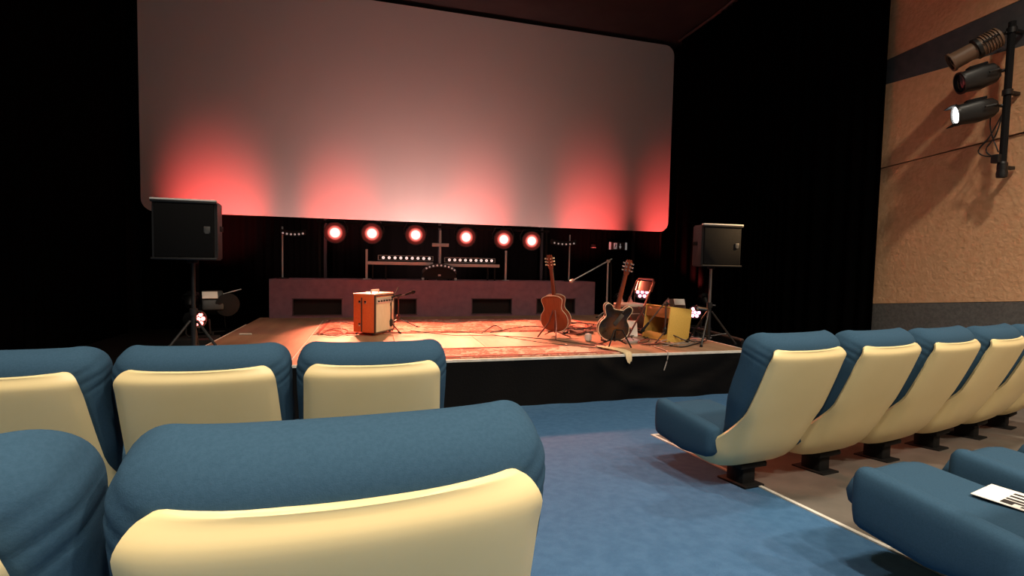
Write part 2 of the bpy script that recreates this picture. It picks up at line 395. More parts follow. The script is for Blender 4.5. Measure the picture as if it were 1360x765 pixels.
# ------------------------------------------------------------------ cinema seats
PROF = [(0, .834), (.028, .74), (.09, .58), (.16, .42), (.225, .285), (.29, .185), (.37, .115), (.48, .090), (.66, .11), (.84, .155)]
_P = catmull([(0, y, z) for y, z in PROF], 600)
_c = [0]
for a, b_ in zip(_P, _P[1:]): _c.append(_c[-1]+(b_-a).length)
def prof_at(d):
    """point and inward normal at distance d along the shell profile from its top"""
    k = min(range(0, 601), key=lambda q: abs(_c[q]-d)); k = max(4, min(596, k))
    t = (_P[k+4]-_P[k-4]).normalized(); n_ = Vector((0, -t.z, t.y))
    if d <= 0: return _P[0]+(_P[0]-_P[6]).normalized()*(-d), n_
    q = 0
    while q < 599 and _c[q+1] < d: q += 1
    f = (d-_c[q])/(_c[q+1]-_c[q]); return _P[q].lerp(_P[q+1], min(1, f)), n_
def interp(x, tab):
    for (a, va), (b_, vb) in zip(tab, tab[1:]):
        if x <= b_: return va+(vb-va)*max(0, (x-a))/(b_-a)
    return tab[-1][1]
def make_seat():
    root = thing('cinema_chair', '', 'cinema chair')
    # moulded shell
    NU = 40; rows = []; inner = []; LT = _c[-1]
    SS = [0, .0015, .004, .008, .013, .019, .026, .034, .044, .056, .07, .09, .12] + [.16+(LT-.16)*k/26 for k in range(27)]
    for s in SS:
        r_ = .05
        wd = interp(s, [(0, .265), (.45, .285), (.7, .313), (1.0, .314), (1.6, .30)])
        if s < r_: wd -= r_*(1-math.sqrt(max(0, 1-(1-s/r_)**2)))
        wrap = interp(s, [(0, .014), (.4, .02), (.65, .10), (.95, .08), (1.6, .05)])
        p0_, n_ = prof_at(s); a, c = [], []
        for k in range(NU+1):
            u = -1+2*k/NU; u = math.copysign(abs(u)**.8, u)
            off = wrap*abs(u)**7 + .012*u*u + .022*math.exp(-(s/.022)**2) + .010*math.exp(-((1-abs(u))*wd/.016)**2)*max(0, 1-s/.5)*smoothstep((s-.03)/.08)
            dip = -.006*(1-u*u)*max(0, 1-s/.12)
            p = p0_+n_*off+Vector((u*wd, 0, dip))
            a.append(p); c.append(p+n_*.014-Vector((.012*u*abs(u)**6, 0, 0)))
        rows.append(a); inner.append(c)
    bm = B()
    loft(bm, [a+c[::-1] for a, c in zip(rows, inner)])
    new_obj('backrest_shell', bm, M_cream, root, smooth=60)
    # back cushion, with a few pulled creases at the upper corners
    bm = B(); rings = []; N = 72
    T, W = .086, .306
    DD = [.66-.66*k/16 for k in range(12)] + [.20-.20*k/24 for k in range(24)] + [0, -.010, -.019, -.027, -.033, -.038, -.042, -.045, -.047, -.048]
    LB = DD[0]+.048
    for dd in DD:
        p, n_ = prof_at(dd); s = DD[0]-dd; d = LB-s
        tt = T*interp(s, [(0, .62), (.25, .9), (.4, 1), (2, 1)]); t = tt
        wd = interp(s, [(0, .25), (.15, .275), (.3, W), (2, W)])
        if d < .075: t *= math.sqrt(max(.0, 1-(1-d/.075)**2))*.94+.06
        if d < .10: wd -= .10*(1-math.sqrt(max(0, 1-(1-d/.10)**2)))*.92
        if s < .05: t *= .7+.3*s/.05
        c = p+n_*(interp(dd, [(-.04, .030), (.03, .030), (.16, .016), (2, .014)])+tt)
        ring = []
        for (u, v) in sring(N, 1, 1, 4.2):
            vv = v*t + .012*u*u + .024*u**6
            cr = 0
            if v < .5 and abs(u) > .55:
                for k, d0 in enumerate((.05, .085, .125)):
                    cr += .0035*math.exp(-((d-d0-(.10+.03*k)*(1-abs(u)))/.006)**2)*smoothstep((abs(u)-.6-.05*k)/.2)
            ring.append(c+n_*(vv+cr)+Vector((u*(wd-cr*.8), 0, 0)))
        rings.append(ring)
    loft(bm, rings); new_obj('back_cushion', bm, M_blue, root, smooth=80)
    N = 40
    # seat cushion
    bm = B(); rings = []
    K = 26
    for k in range(K+1):
        y = .33+.65*k/K; d = .98-y; e = y-.33
        hz = .088; wx = .226
        if d < .085: q = math.sqrt(max(0, 1-(1-d/.085)**2)); hz = .012+.076*q; wx = .19+.036*q
        if e < .04: hz *= .6+.4*e/.04
        zc = interp(y, [(.33, .25), (.6, .235), (.9, .248), (.98, .24)])
        ring = []
        for (u, v) in sring(N, 1, 1, 3.6):
            cr = .010*(1-u*u) if v > 0 else 0
            ring.append(Vector((u*wx, y+.0*u, zc+v*hz+cr+.004*math.sin(u*21)*smoothstep((y-.88)/.08))))
        rings.append(ring)
    loft(bm, rings); new_obj('seat_cushion', bm, M_blue, root, smooth=70)
    # armrest
    bm = B(); rings = []
    for k in range(K+1):
        y = .35+.515*k/K; d = .865-y; e = y-.35
        top_ = interp(y, [(.2, .345), (.5, .372), (.87, .405)]); bt = interp(y, [(.28, .25), (.4, .175), (.6, .145), (.87, .17)])
        hx = .052; q = 1
        if d < .045: q = math.sqrt(max(0, 1-(1-d/.045)**2))
        if e < .05: q = .35+.65*math.sqrt(max(0, 1-(1-e/.05)**2))
        hx *= .45+.55*q; zc, hz = (top_+bt)/2, (top_-bt)/2*(.72+.28*q)
        rings.append([Vector((-.297+u*hx, y, zc+v*hz)) for u, v in sring(28, 1, 1, 3.4)])
    loft(bm, rings); new_obj('armrest', bm, M_blue, root, smooth=70)
    # pedestal
    bm = B(); box(bm, (0, .46, .035), (.10, .13, .15), .012); box(bm, (0, .47, .10), (.20, .22, .03), .008); pd = new_obj('pedestal', bm, M_seatmetal, root)
    bm = B(); box(bm, (0, .46, -.03), (.15, .22, .014), .004, Matrix.Rotation(-math.atan(RK), 3, 'X')); bp_ = new_obj('base_plate', bm, M_seatmetal, pd)
    return root
seat0 = make_seat()
ROW = {1: 2.05, 2: .635}
PITCH = .634
used = [False]
def put_seat(X, Y, label, right_arm=False, rz=0):
    loc = (X, Y, floor_z(Y))
    if not used[0]: s = seat0; s.location = loc; s.rotation_euler = (0, 0, rz); used[0] = True
    else: s = dup(seat0, loc, (0, 0, rz))
    s['label'] = label; s['group'] = 'cinema chairs'
    if right_arm:
        a = [c for c in s.children if c.name.startswith('armrest')][0]
        b_ = a.copy(); COL.objects.link(b_); b_.parent = s; b_.location = (.594, 0, 0)
    return s
num = ['aisle-end', 'second', 'third', 'fourth', 'fifth', 'sixth']
for i in range(3):
    put_seat(.008-PITCH*i, ROW[1], 'blue and cream front-row cinema chair %s, on the carpet beside the aisle' % ('at the aisle end' if i == 0 else num[i]+' from the aisle'), i == 0)
for i in range(2):
    put_seat(-.020-PITCH*i, ROW[2]+.0-.02*i, 'blue and cream cinema chair on carpet behind the front row, %s' % ('at the aisle end' if i == 0 else 'second from the aisle'), i == 0, math.radians(3))
# the rows on the lino curve gently round toward the wall
def curved_row(X, Y, n, label0, label):
    a = math.radians(4)
    for i in range(n):
        put_seat(X, Y, label0 if i == 0 else label % num[i], i == n-1, a+math.radians(1.5))
        a2 = a+math.radians(2.2); m_ = (a+a2)/2
        X += .640*math.cos(m_); Y += .640*math.sin(m_); a = a2
curved_row(2.195, 2.04, 6, 'blue and cream cinema chair at the aisle end of the front row on lino', 'blue and cream front-row cinema chair on the lino, %s from the aisle')
curved_row(2.185, .64, 3, 'blue cinema chair at the aisle on lino with a printed sheet on it', 'blue cinema chair on lino behind the front row, %s from the aisle')

# ------------------------------------------------------------------ lights of the house (ceiling fittings above the seats)
for i, (x, y) in enumerate(((-1.2, -2.7), (1.4, -2.7), (5.0, -2.7), (-1.4, 1.5), (1.4, 1.5), (5.2, 1.5))):
    t = thing('ceiling_downlight', 'round recessed ceiling downlight above the seats', 'ceiling light', (x, y, ZC), group='house downlights')
    bm = B(); lathe(bm, [(.20, 0), (.24, 0), (.24, -.03), (.20, -.05), (.20, 0)], n=28); new_obj('rim', bm, M_pale, t)
    bm = B(); lathe(bm, [(.0, -.012), (.20, -.012), (.20, -.004), (0, -.004)], n=28); new_obj('diffuser', bm, M_house, t)
    ld = bpy.data.lights.new('downlight', 'AREA'); ld.shape = 'DISK'; ld.size = .38; ld.energy = HOUSE_W*(1.5 if x > 4 else 1)*(1.55 if y < 0 else .6); ld.color = HOUSE_COL; ld.spread = math.radians(130)
    lo = bpy.data.objects.new('downlight_lamp', ld); COL.objects.link(lo); lo.parent = t; lo.location = (0, 0, -.06)

def spot(name, loc, target, watts, col, angle, blend=.6, radius=.05, parent=None):
    ld = bpy.data.lights.new(name, 'SPOT'); ld.energy = watts; ld.color = col; ld.spot_size = math.radians(angle); ld.spot_blend = blend; ld.shadow_soft_size = radius
    lo = bpy.data.objects.new(name, ld); COL.objects.link(lo); lo.location = loc
    lo.rotation_euler = (Vector(target)-Vector(loc)).to_track_quat('-Z', 'Y').to_euler()
    return lo

# ------------------------------------------------------------------ six lit wash lamps on a bar behind the riser
RT = DK+RZ
def par_can(loc, aim, lens, name, label, group, rad=.12, yoke_h=None):
    t = thing(name, label, 'stage light', loc, group=group)
    d = (Vector(aim)-Vector(loc)).normalized()
    t.rotation_euler = d.to_track_quat('Y', 'Z').to_euler()   # +y = beam
    bm = B(); lathe(bm, [(rad*.5, -.24), (rad*.85, -.20), (rad, -.08), (rad*1.15, 0), (rad*1.15, .02), (rad*1.06, .02), (rad*1.06, -.01), (rad*.5, -.015)], axis=(0, 1, 0), n=24); new_obj('housing', bm, M_black, t)
    bm = B(); lathe(bm, [(0, 0), (rad*1.05, 0), (rad*1.05, .012), (0, .018)], axis=(0, 1, 0), n=32); new_obj('lens', bm, lens, t)
    bm = B(); tube(bm, [(-rad*1.2, -.08, 0), (-rad*1.25, -.08, rad*.6), (-rad*.9, -.08, rad*1.25), (rad*.9, -.08, rad*1.25), (rad*1.25, -.08, rad*.6), (rad*1.2, -.08, 0)], .012, 6); new_obj('yoke', bm, M_black, t)
    return t
lamps = [(445, 309), (494, 310), (552, 312), (619, 315), (669, 318), (706, 320)]
aims = [(-.2, 7.0, .5), (.3, 7.0, .5), (.8, 6.8, .5), (1.7, 6.8, .5), (2.5, 7.0, .5), (3.4, 6.9, .5)]
YL = 9.30
lamp_where = ['at the row end nearest the thin stand', 'over the short grey post above the amplifier', 'next to the centre post, amplifier side', 'next to the centre post, acoustic guitar side', 'over the short grey post by the guitar neck', 'at the row end nearest the exit sign']
for (x, y), aim, where in zip(lamps, aims, lamp_where):
    p = px(x, y, Y=YL)
    par_can(p, (EYE.x*.3+p.x*.7, 0, 1.3), M_parlens, 'wash_light', 'lit red-white wash lamp '+where, 'row of lit wash lamps', rad=.165)
    spot('wash_beam', p+Vector((0, -.04, 0)), aim, PAR_W, PAR_COL, 44, .6, .08)
p0, p1 = px(445, 309, Y=YL), px(706, 320, Y=YL)
t = thing('lamp_bar', 'black bar with two uprights carrying the lit wash lamps', 'lamp bar', (1.2, YL+.1, RT))
bm = B(); tube(bm, [(-2.15, .02, p0.z-RT+.19), (2.15, .02, p0.z-RT+.16)], .022, 8); new_obj('crossbar', bm, M_blackmatte, t)
for x in (-2.1, 2.1):
    bm = B(); tube(bm, [(x, .02, .0), (x, .02, p0.z-RT+.2)], .02, 8); box(bm, (x, .02, .006), (.16, .14, .012)); new_obj('upright', bm, M_blackmatte, t)
# unseen uplights on the deck behind the riser; side whites are added screen fill
# (photo x of the pool, height of the pool's top, colour, watts, cone)
ups = [(288, 98, 'red', 760, 58), (400, 60, 'white', 170, 100), (715, 60, 'white', 150, 100), (452, 140, 'red', 420, 48), (570, 60, 'white', 560, 104), (640, 140, 'red', 320, 48), (790, 115, 'red', 560, 54), (893, 130, 'red', 560, 52)]
for x, y, c, wt, ang in ups:
    tp_ = px(x, y, Y=YS)
    loc = Vector((tp_.x, 9.68, .80))
    el = math.atan2(tp_.z-loc.z, YS-loc.y)-math.radians(ang/2)
    if c == 'white': el = math.radians(44)
    d_ = Vector((0, math.cos(el), math.sin(el)))
    col = (1, .085, .075) if c == 'red' else (1, .50, .44)
    t = par_can(loc, loc+d_, M_ledred if c == 'red' else M_lampwhite, 'uplight', '%s unseen uplight on the floor behind the riser, aimed at the screen' % c, 'screen uplights', rad=.1)
    bm = B(); tube(bm, [(0, 0, 0), (0, 0, DK-loc.z)], .02, 8); box(bm, (0, 0, DK-loc.z+.008), (.2, .2, .016), .003)
    ft = new_obj('foot', bm, M_black, t); ft.rotation_euler = t.rotation_euler.to_matrix().inverted().to_euler()
    spot('uplight_beam', loc+d_*.06, loc+d_, wt, col, ang, 1.0, .04)

# ------------------------------------------------------------------ riser-top equipment
def stand_rect(name, label, items, cat, loc, group=None):
    t = thing(name, label, cat, loc, group=group)
    for nm, m, fn in items:
        bm = B(); fn(bm); new_obj(nm, bm, m, t)
    return t
YR = 9.12
def led_bar(xa, xb, yy, label, n=9):
    a, b_ = px(xa, yy, Y=YR), px(xb, yy+1.5, Y=YR); L = b_.x-a.x; zc = a.z
    t = thing('led_bar', label, 'led bar', ((a.x+b_.x)/2, YR, RT), group='led bars on the riser')
    h = zc-RT
    bm = B(); box(bm, (0, 0, h), (L, .07, .085), .008); new_obj('housing', bm, M_blackmatte, t)
    bm = B(); box(bm, (0, -.037, h+.04), (L, .006, .006)); box(bm, (0, -.037, h-.04), (L, .006, .006))
    for s in (-1, 1): box(bm, (s*(L/2-.004), -.037, h), (.01, .006, .085))
    new_obj('frame', bm, M_greybar, t)
    for i in range(n):
        bm = B(); lathe(bm, [(0, 0), (.024, 0), (.026, -.008), (0, -.012)], (-L/2+L*(i+.9)/(n+.6), -.036, h), (0, 1, 0), n=12); new_obj('lens', bm, M_lampwhite, t)
    for s in (-1, 1):
        bm = B(); box(bm, (s*L*.36, .0, (h-.04)/2+.0), (.03, .04, h-.045)); new_obj('foot', bm, M_blackmatte, t)
    return t
led_bar(502, 575, 342, 'led bar with nine white lenses between the grey post and the centre stand')
led_bar(590, 657, 345, 'led bar with nine white lenses on the drum-free side near the guitar')
def shelf_bar(xa, xb, yy, label):
    a, b_ = px(xa, yy, Y=YR-.08), px(xb, yy+1.5, Y=YR-.08); L = b_.x-a.x; h = a.z-RT
    t = thing('grey_shelf_bar', label, 'bar', ((a.x+b_.x)/2, YR-.08, RT))
    bm = B(); box(bm, (0, 0, h), (L, .05, .055), .005); new_obj('bar', bm, M_greybar, t)
    for s in (-1, 1):
        bm = B(); box(bm, (s*L*.42, .012, (h-.02)/2), (.025, .025, h-.02)); new_obj('leg', bm, M_blackmatte, t)
shelf_bar(488, 575, 349, 'long grey bar in front of the led bar, beside the wash lamps over the amplifier')
shelf_bar(590, 663, 352, 'long grey bar under the led bar behind the guitar')
def post(x, y0, Yd, label, wd=.035):
    p = px(x, y0, Y=Yd); h = p.z-RT
    t = thing('grey_post', label, 'post', (p.x, Yd, RT))
    bm = B(); box(bm, (0, 0, h/2), (wd, wd, h), .004); new_obj('tube', bm, M_greybar, t)
    bm = B(); box(bm, (0, 0, .006), (.12, .12, .012), .003); new_obj('base_plate', bm, M_greybar, t)
    return t
post(487, 331, YR, 'short grey post at the end of the grey bar above the amplifier')
post(672, 333, YR, 'short grey post beside the guitar end of the grey bar')
t = post(585, 306, YR+.06, 'tall grey post with short crosspiece between the two led bars')
p = px(587, 325.5, Y=YR+.06); bm = B(); box(bm, (0, -.03, p.z-RT), (.30, .03, .06), .004); new_obj('crosspiece', bm, M_greybar, t)
def thin_stand(x, y0, hx0, hx1, hy, label):
    p = px(x, y0, Y=YR); h = p.z-RT; t = thing('light_stand', label, 'light stand', (p.x, YR, RT))
    bm = B(); tube(bm, [(0, 0, 0), (0, 0, h)], .013, 8); new_obj('pole', bm, M_greybar, t)
    bm = B(); lathe(bm, [(0, 0), (.1, 0), (.1, .012), (.02, .02), (0, .02)], n=16); new_obj('base', bm, M_blackmatte, t)
    a, b_ = px(hx0, hy, Y=YR-.05), px(hx1, hy+1, Y=YR-.05); L = b_.x-a.x; cx = (a.x+b_.x)/2-p.x; z = a.z-RT
    bm = B(); rings = []
    for k in range(9):
        u = -1+k/4; zz = z+.03*(u*u)
        rings.append([Vector((cx+u*L/2, -.05+yy, zz+dz)) for yy, dz in ((-.05, -.03), (.05, -.03), (.05, .06), (-.05, .06))])
    loft(bm, rings); hd = new_obj('lamp_head', bm, M_blackmatte, t)
    for k in range(6):
        u = -.8+k*.32
        bm = B(); lathe(bm, [(0, 0), (.018, 0), (0, -.012)], (cx+u*L/2, -.102, z+.03*u*u-.0), (0, 1, 0), n=8); new_obj('lens', bm, M_lampdim, hd)
thin_stand(375, 301, 373, 406, 311, 'thin stand with small led head beside the tall speaker')
thin_stand(757, 312, 732, 764, 324, 'thin stand with small led head above the microphone boom')
# arched led fan light in the middle of the riser
a, b_ = px(560, 371, Y=9.0), px(606, 371, Y=9.0); L = b_.x-a.x
t = thing('arched_light', 'dark arched led light with a curved row of lenses between led bars', 'stage light', ((a.x+b_.x)/2, 9.02, RT))
bm = B(); pts = [(L/2*math.cos(math.pi*k/16)*(1 if k not in (0, 16) else 1), .02+.23*math.sin(math.pi*k/16)**.8) for k in range(17)]
prism(bm, pts, -.05, .16); hs = new_obj('housing', bm, M_blackmatte, t)
bm = B(); rings = [[Vector((L*.52*math.cos(q), y, .05+.215*math.sin(q)**.8+dz)) for y, dz in ((-.075, -.03), (-.05, -.03), (-.05, .035), (-.075, .035))] for q in [math.radians(20+k*10) for k in range(15)]]
loft(bm, rings); new_obj('lens_band', bm, M_black, t)
for k in range(9):
    q = math.radians(34+k*12.75)
    bm = B(); lathe(bm, [(0, 0), (.017, 0), (.012, -.01), (0, -.012)], (L*.52*math.cos(q), -.076, .05+.215*math.sin(q)**.8), (0, 1, 0), n=10); new_obj('lens', bm, M_lampdim, hs)
bm = B(); box(bm, (.0, -.055, .09), (.045, .01, .03)); new_obj('badge', bm, M_greybar, hs)
for s in (-1, 1):
    bm = B(); box(bm, (s*L*.47, -.03, .022), (.045, .07, .044), .006); new_obj('foot', bm, M_greybar, t)
# exit sign and small vent light on the backdrop
a, b_ = px(809, 321.5, Y=11.43), px(832.5, 332, Y=11.43)
t = thing('exit_sign', 'dim exit sign with running figure and down arrow under the screen corner', 'sign', ((a.x+b_.x)/2, 11.43, b_.z))
L, H = b_.x-a.x, a.z-b_.z
bm = B(); box(bm, (0, .03, H/2), (L, .06, H), .004); new_obj('case', bm, mat('sign_case', (.035, .035, .035), .5), t)
bm = B()
for s in (-1, 1): box(bm, (s*(L/2-.025), -.003, H/2), (.05, .006, H))
new_obj('end_bar', bm, M_signgrey, t)
bm = B(); box(bm, (-.075, -.003, H*.5), (.085, .006, H*.8)); pn = new_obj('figure_panel', bm, M_signgrey, t)
bm = B()
lathe(bm, [(0, 0), (.011, 0), (.011, -.004), (0, -.004)], (-.068, -.006, H*.77), (0, 1, 0), n=10)
prism(bm, [(-.085, H*.66), (-.06, H*.68), (-.068, H*.42), (-.092, H*.42)], -.010, -.006)
prism(bm, [(-.078, H*.46), (-.066, H*.46), (-.048, H*.18), (-.06, H*.17)], -.010, -.006); prism(bm, [(-.092, H*.46), (-.08, H*.44), (-.096, H*.17), (-.108, H*.2)], -.010, -.006)
prism(bm, [(-.066, H*.66), (-.062, H*.6), (-.043, H*.5), (-.041, H*.56)], -.010, -.006)
new_obj('running_figure', bm, M_print, pn)
bm = B(); box(bm, (.06, -.003, H*.62), (.018, .006, H*.42)); prism(bm, [(.025, H*.45), (.095, H*.45), (.06, H*.12)], -.006, 0); new_obj('down_arrow', bm, M_signgrey, t)
a = px(790.5, 326, Y=11.43)
t = thing('small_dome_light', 'small dark dome light left of the exit sign', 'light', (a.x, 11.55, a.z))
bm = B(); lathe(bm, [(.06, 0), (.055, -.03), (.03, -.06), (0, -.065)], axis=(0, 1, 0), n=16); new_obj('dome', bm, M_blackmatte, t)
bm = B(); box(bm, (0, -.02, -.05), (.12, .05, .012)); new_obj('ledge', bm, M_greybar, t)

# ------------------------------------------------------------------ loudspeakers
def speaker(x, y, zb, rz, label, slabel, S=.52, H=.52, base=DK):
    t = thing('loudspeaker', label, 'loudspeaker', (x, y, zb), (0, 0, rz)); D = .36
    pts = [(-S/2, -D/2), (S/2, -D/2), (S/2*.94, D*.1), (S/2*.62, D/2), (-S/2*.62, D/2), (-S/2*.94, D*.1)]
    bm = B(); loft(bm, [[Vector((a, b_, z)) for a, b_ in pts] for z in (0, H)]); bmesh.ops.bevel(bm, geom=bm.edges[:], offset=.012, segments=2, affect='EDGES')
    new_obj('cabinet', bm, M_black, t)
    bm = B(); box(bm, (0, -D/2-.008, H/2), (S-.045, .02, H-.05), .006); g = new_obj('grille', bm, M_grille, t)
    for z in (H-.014, .012):
        bm = B(); box(bm, (0, -D/2-.012, z), (S, .03, .018), .004); new_obj('grille_frame', bm, M_black, t)
    bm = B(); box(bm, (0, -D/2-.006, H+.004), (S, .05, .016), .004); new_obj('lit_top_edge', bm, M_pale, t)  # light on the upper front edge, put in as a pale strip
    bm = B(); box(bm, (S/2-.075, -D/2-.020, H*.52), (.05, .008, .055), .003); box(bm, (S/2-.075, -D/2-.022, H*.47), (.03, .008, .02)); new_obj('badge', bm, mat('dark_badge', (.06, .06, .06), .5), g)
    for s in (-1, 1):
        bm = B(); box(bm, (s*(S/2*.95), -.02, H*.55), (.012, .12, .05), .004); new_obj('side_handle', bm, M_blackmatte, t)
    bm = B(); lathe(bm, [(.045, 0), (.045, -.03), (.03, -.035), (.03, 0)], (0, .02, .005), n=14); new_obj('pole_socket', bm, M_blackmatte, t)
    h = zb-base
    q = thing('speaker_stand', slabel, 'speaker stand', (x, y+.02, base))
    bm = B(); tube(bm, [(0, 0, h*.45), (0, 0, h-.03)], .017, 10); new_obj('upper_pole', bm, M_steel if x > 0 else M_black, q)
    bm = B(); tube(bm, [(0, 0, .06), (0, 0, h*.5)], .024, 10); new_obj('lower_pole', bm, M_black, q)
    bm = B(); lathe(bm, [(.035, h*.47), (.035, h*.53), (.02, h*.54)], n=12); tube(bm, [(.03, 0, h*.5), (.07, -.02, h*.5)], .011, 8); new_obj('clamp_collar', bm, M_black, q)
    for k in range(3):
        a = math.radians(100+120*k); e = Vector((math.cos(a), math.sin(a), 0))
        bm = B(); tube(bm, [e*.03+Vector((0, 0, h*.42)), e*.34+Vector((0, 0, .012))], .012, 8); lg = new_obj('leg', bm, M_black, q)
        bm = B(); tube(bm, [e*.03+Vector((0, 0, .1)), e*.24+Vector((0, 0, .14))], .008, 6); new_obj('brace', bm, M_black, q)
        bm = B(); lathe(bm, [(.018, 0), (.018, .02), (.01, .03)], (e.x*.34, e.y*.34, 0), n=10); new_obj('rubber_foot', bm, M_blackmatte, lg)
    return t
a, b_ = px(200, 264, Y=5.0), px(289, 346, Y=5.0)
speaker((a.x+b_.x)/2, 5.18, b_.z, 0, 'square black loudspeaker with its lit top edge painted pale, in front of the screen corner', 'black tripod stand under the loudspeaker on the amplifier side', S=b_.x-a.x, H=a.z-b_.z)
a, b_ = px(937, 298, Y=5.3), px(985, 355, Y=5.3)
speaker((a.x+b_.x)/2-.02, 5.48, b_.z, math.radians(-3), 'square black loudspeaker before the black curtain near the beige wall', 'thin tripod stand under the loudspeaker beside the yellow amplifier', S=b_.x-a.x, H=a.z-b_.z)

# ------------------------------------------------------------------ left guitar amp and mics
pa, pb, pc = px(469, 445, Z=DK), px(497, 447, Z=DK), px(517, 440, Z=DK)
ux = Vector((pb.x-pa.x, pb.y-pa.y, 0)); ang = math.atan2(ux.y, ux.x)
H = px(497, 393, Y=pb.y).z-DK
W_, D_ = ux.length, .47
t = thing('guitar_amplifier', 'orange-red guitar amplifier with cream grille cloth, top handle', 'amplifier', (pb.x, pb.y, DK+.012), (0, 0, ang))
# local: near corner at origin; orange side along -x; grille side along +y, facing +x
bm = B(); box(bm, (-W_/2, D_/2, H/2+.015), (W_, D_, H-.03), .012); cb = new_obj('cabinet', bm, M_orange, t)
bm = B(); box(bm, (.004, D_/2, H/2), (.02, D_-.03, H-.07), .004); g = new_obj('grille', bm, M_ampgrille, t)
bm = B()
for y in (.006, D_-.006): box(bm, (.008, y, H/2+.01), (.024, .018, H-.03), .004)
box(bm, (.008, D_/2, H-.014), (.024, D_, .02), .004); box(bm, (.008, D_/2, .03), (.024, D_, .02), .004); new_obj('front_trim', bm, M_case, t)
bm = B(); box(bm, (-W_/2, D_/2, H+.004), (W_+.004, D_+.004, .014), .006); new_obj('top_panel', bm, mat('amp_top_backlit', (.70, .36, .26), .4), t)  # paler than the cabinet: backlight put into the top's colour
bm = B(); box(bm, (.018, D_/2, H-.085), (.008, D_-.06, .075), .003); new_obj('control_panel', bm, M_silver, t)
for k in range(6):
    bm = B(); lathe(bm, [(.012, 0), (.010, .02), (0, .02)], (.02, .06+k*.065, H-.085), (1, 0, 0), n=8); new_obj('knob', bm, M_black, t)
bm = B(); tube(bm, [(-W_*.45, D_*.3, H), (-W_*.45, D_*.32, H+.045), (-W_*.45, D_*.68, H+.045), (-W_*.45, D_*.7, H)], .014, 8); new_obj('handle', bm, M_pale, t)
for k, (x, z) in enumerate(((-.215, H-.10), (-.215, .13), (-.13, H-.1))):
    bm = B(); box(bm, (x, -.006, z), (.03, .014, .04), .004); new_obj('latch', bm, M_chrome, t)
bm = B(); box(bm, (-.185, -.004, H/2), (.012, .012, H-.08)); new_obj('edge_moulding', bm, M_case, t)
for x in (-.03, -W_+.03):
    for y in (.04, D_-.04):
        bm = B(); lathe(bm, [(.02, 0), (.02, .02)], (x, y, 0), n=10); new_obj('rubber_foot', bm, M_black, t)

def tripod(t, h, legl=.28, m=M_black, r=.011, a0=30, up=.12):
    bm = B(); tube(bm, [(0, 0, up), (0, 0, h)], r, 8); new_obj('pole', bm, m, t)
    bm = B(); lathe(bm, [(.02, up-.03), (.03, up), (.03, up+.05), (.014, up+.07)], n=10); new_obj('hub', bm, M_black, t)
    for k in range(3):
        a = math.radians(a0+120*k); e = Vector((math.cos(a), math.sin(a), 0))
        bm = B(); tube(bm, [e*.015+Vector((0, 0, up+.01)), e*legl+Vector((0, 0, .008))], .008, 6); lg = new_obj('leg', bm, m, t)
        bm = B(); tube(bm, [e*(legl-.04)+Vector((0, 0, .022)), e*(legl+.01)+Vector((0, 0, .008))], .011, 6); new_obj('rubber_foot', bm, M_blackmatte, lg)
def boom(t, base, a, b_, m=M_black, mic=True):
    bm = B(); tube(bm, [a, b_], .009, 8); o = new_obj('boom_arm', bm, m, t)
    bm = B(); lathe(bm, [(.022, -.02), (.022, .02)], base, (0, 1, 0), n=10); new_obj('boom_clamp', bm, M_black, t)
    if mic:
        d = (Vector(b_)-Vector(a)).normalized()
        bm = B(); lathe(bm, [(.008, 0), (.014, .01), (.018, .11), (.026, .115), (.028, .14), (.018, .165), (0, .17)], b_, d, n=12); new_obj('microphone', bm, M_blackmatte, t)
# microphone on a short stand right at the grille
q = px(519, 442, Z=DK)
t = thing('microphone_stand', 'short black microphone stand at the grille of the orange amplifier', 'microphone stand', (q.x, q.y, DK))
tripod(t, .44, .16, r=.010, a0=200)
bm = B(); tube(bm, [(.0, 0, .43), (.10, .06, .62)], .008, 6); new_obj('boom_arm', bm, M_black, t)
bm = B(); tube(bm, [(0, 0, .43), (-.03, -.02, .33), (-.08, -.05, .24)], .008, 6); arm = new_obj('gooseneck', bm, M_black, t)
bm = B(); lathe(bm, [(.012, 0), (.018, .03), (.026, .05), (.03, .085), (.02, .12), (0, .125)], (-.08, -.05, .23), (-.75, .15, .35), n=12); new_obj('microphone', bm, M_blackmatte, arm)
bm = B(); tube(bm, [(-.04, .0, .47), (.14, .02, .52)], .012, 8); new_obj('boom_clamp', bm, M_blackmatte, t)
# small boom stand behind
q = px(529, 435, Z=DK)
t = thing('microphone_stand', 'low black tripod stand with boom behind the orange amplifier', 'microphone stand', (q.x, q.y, DK))
tripod(t, .46, .30, r=.009, a0=-15); boom(t, (0, 0, .46), (-.1, -.03, .42), (.09, .02, .48))

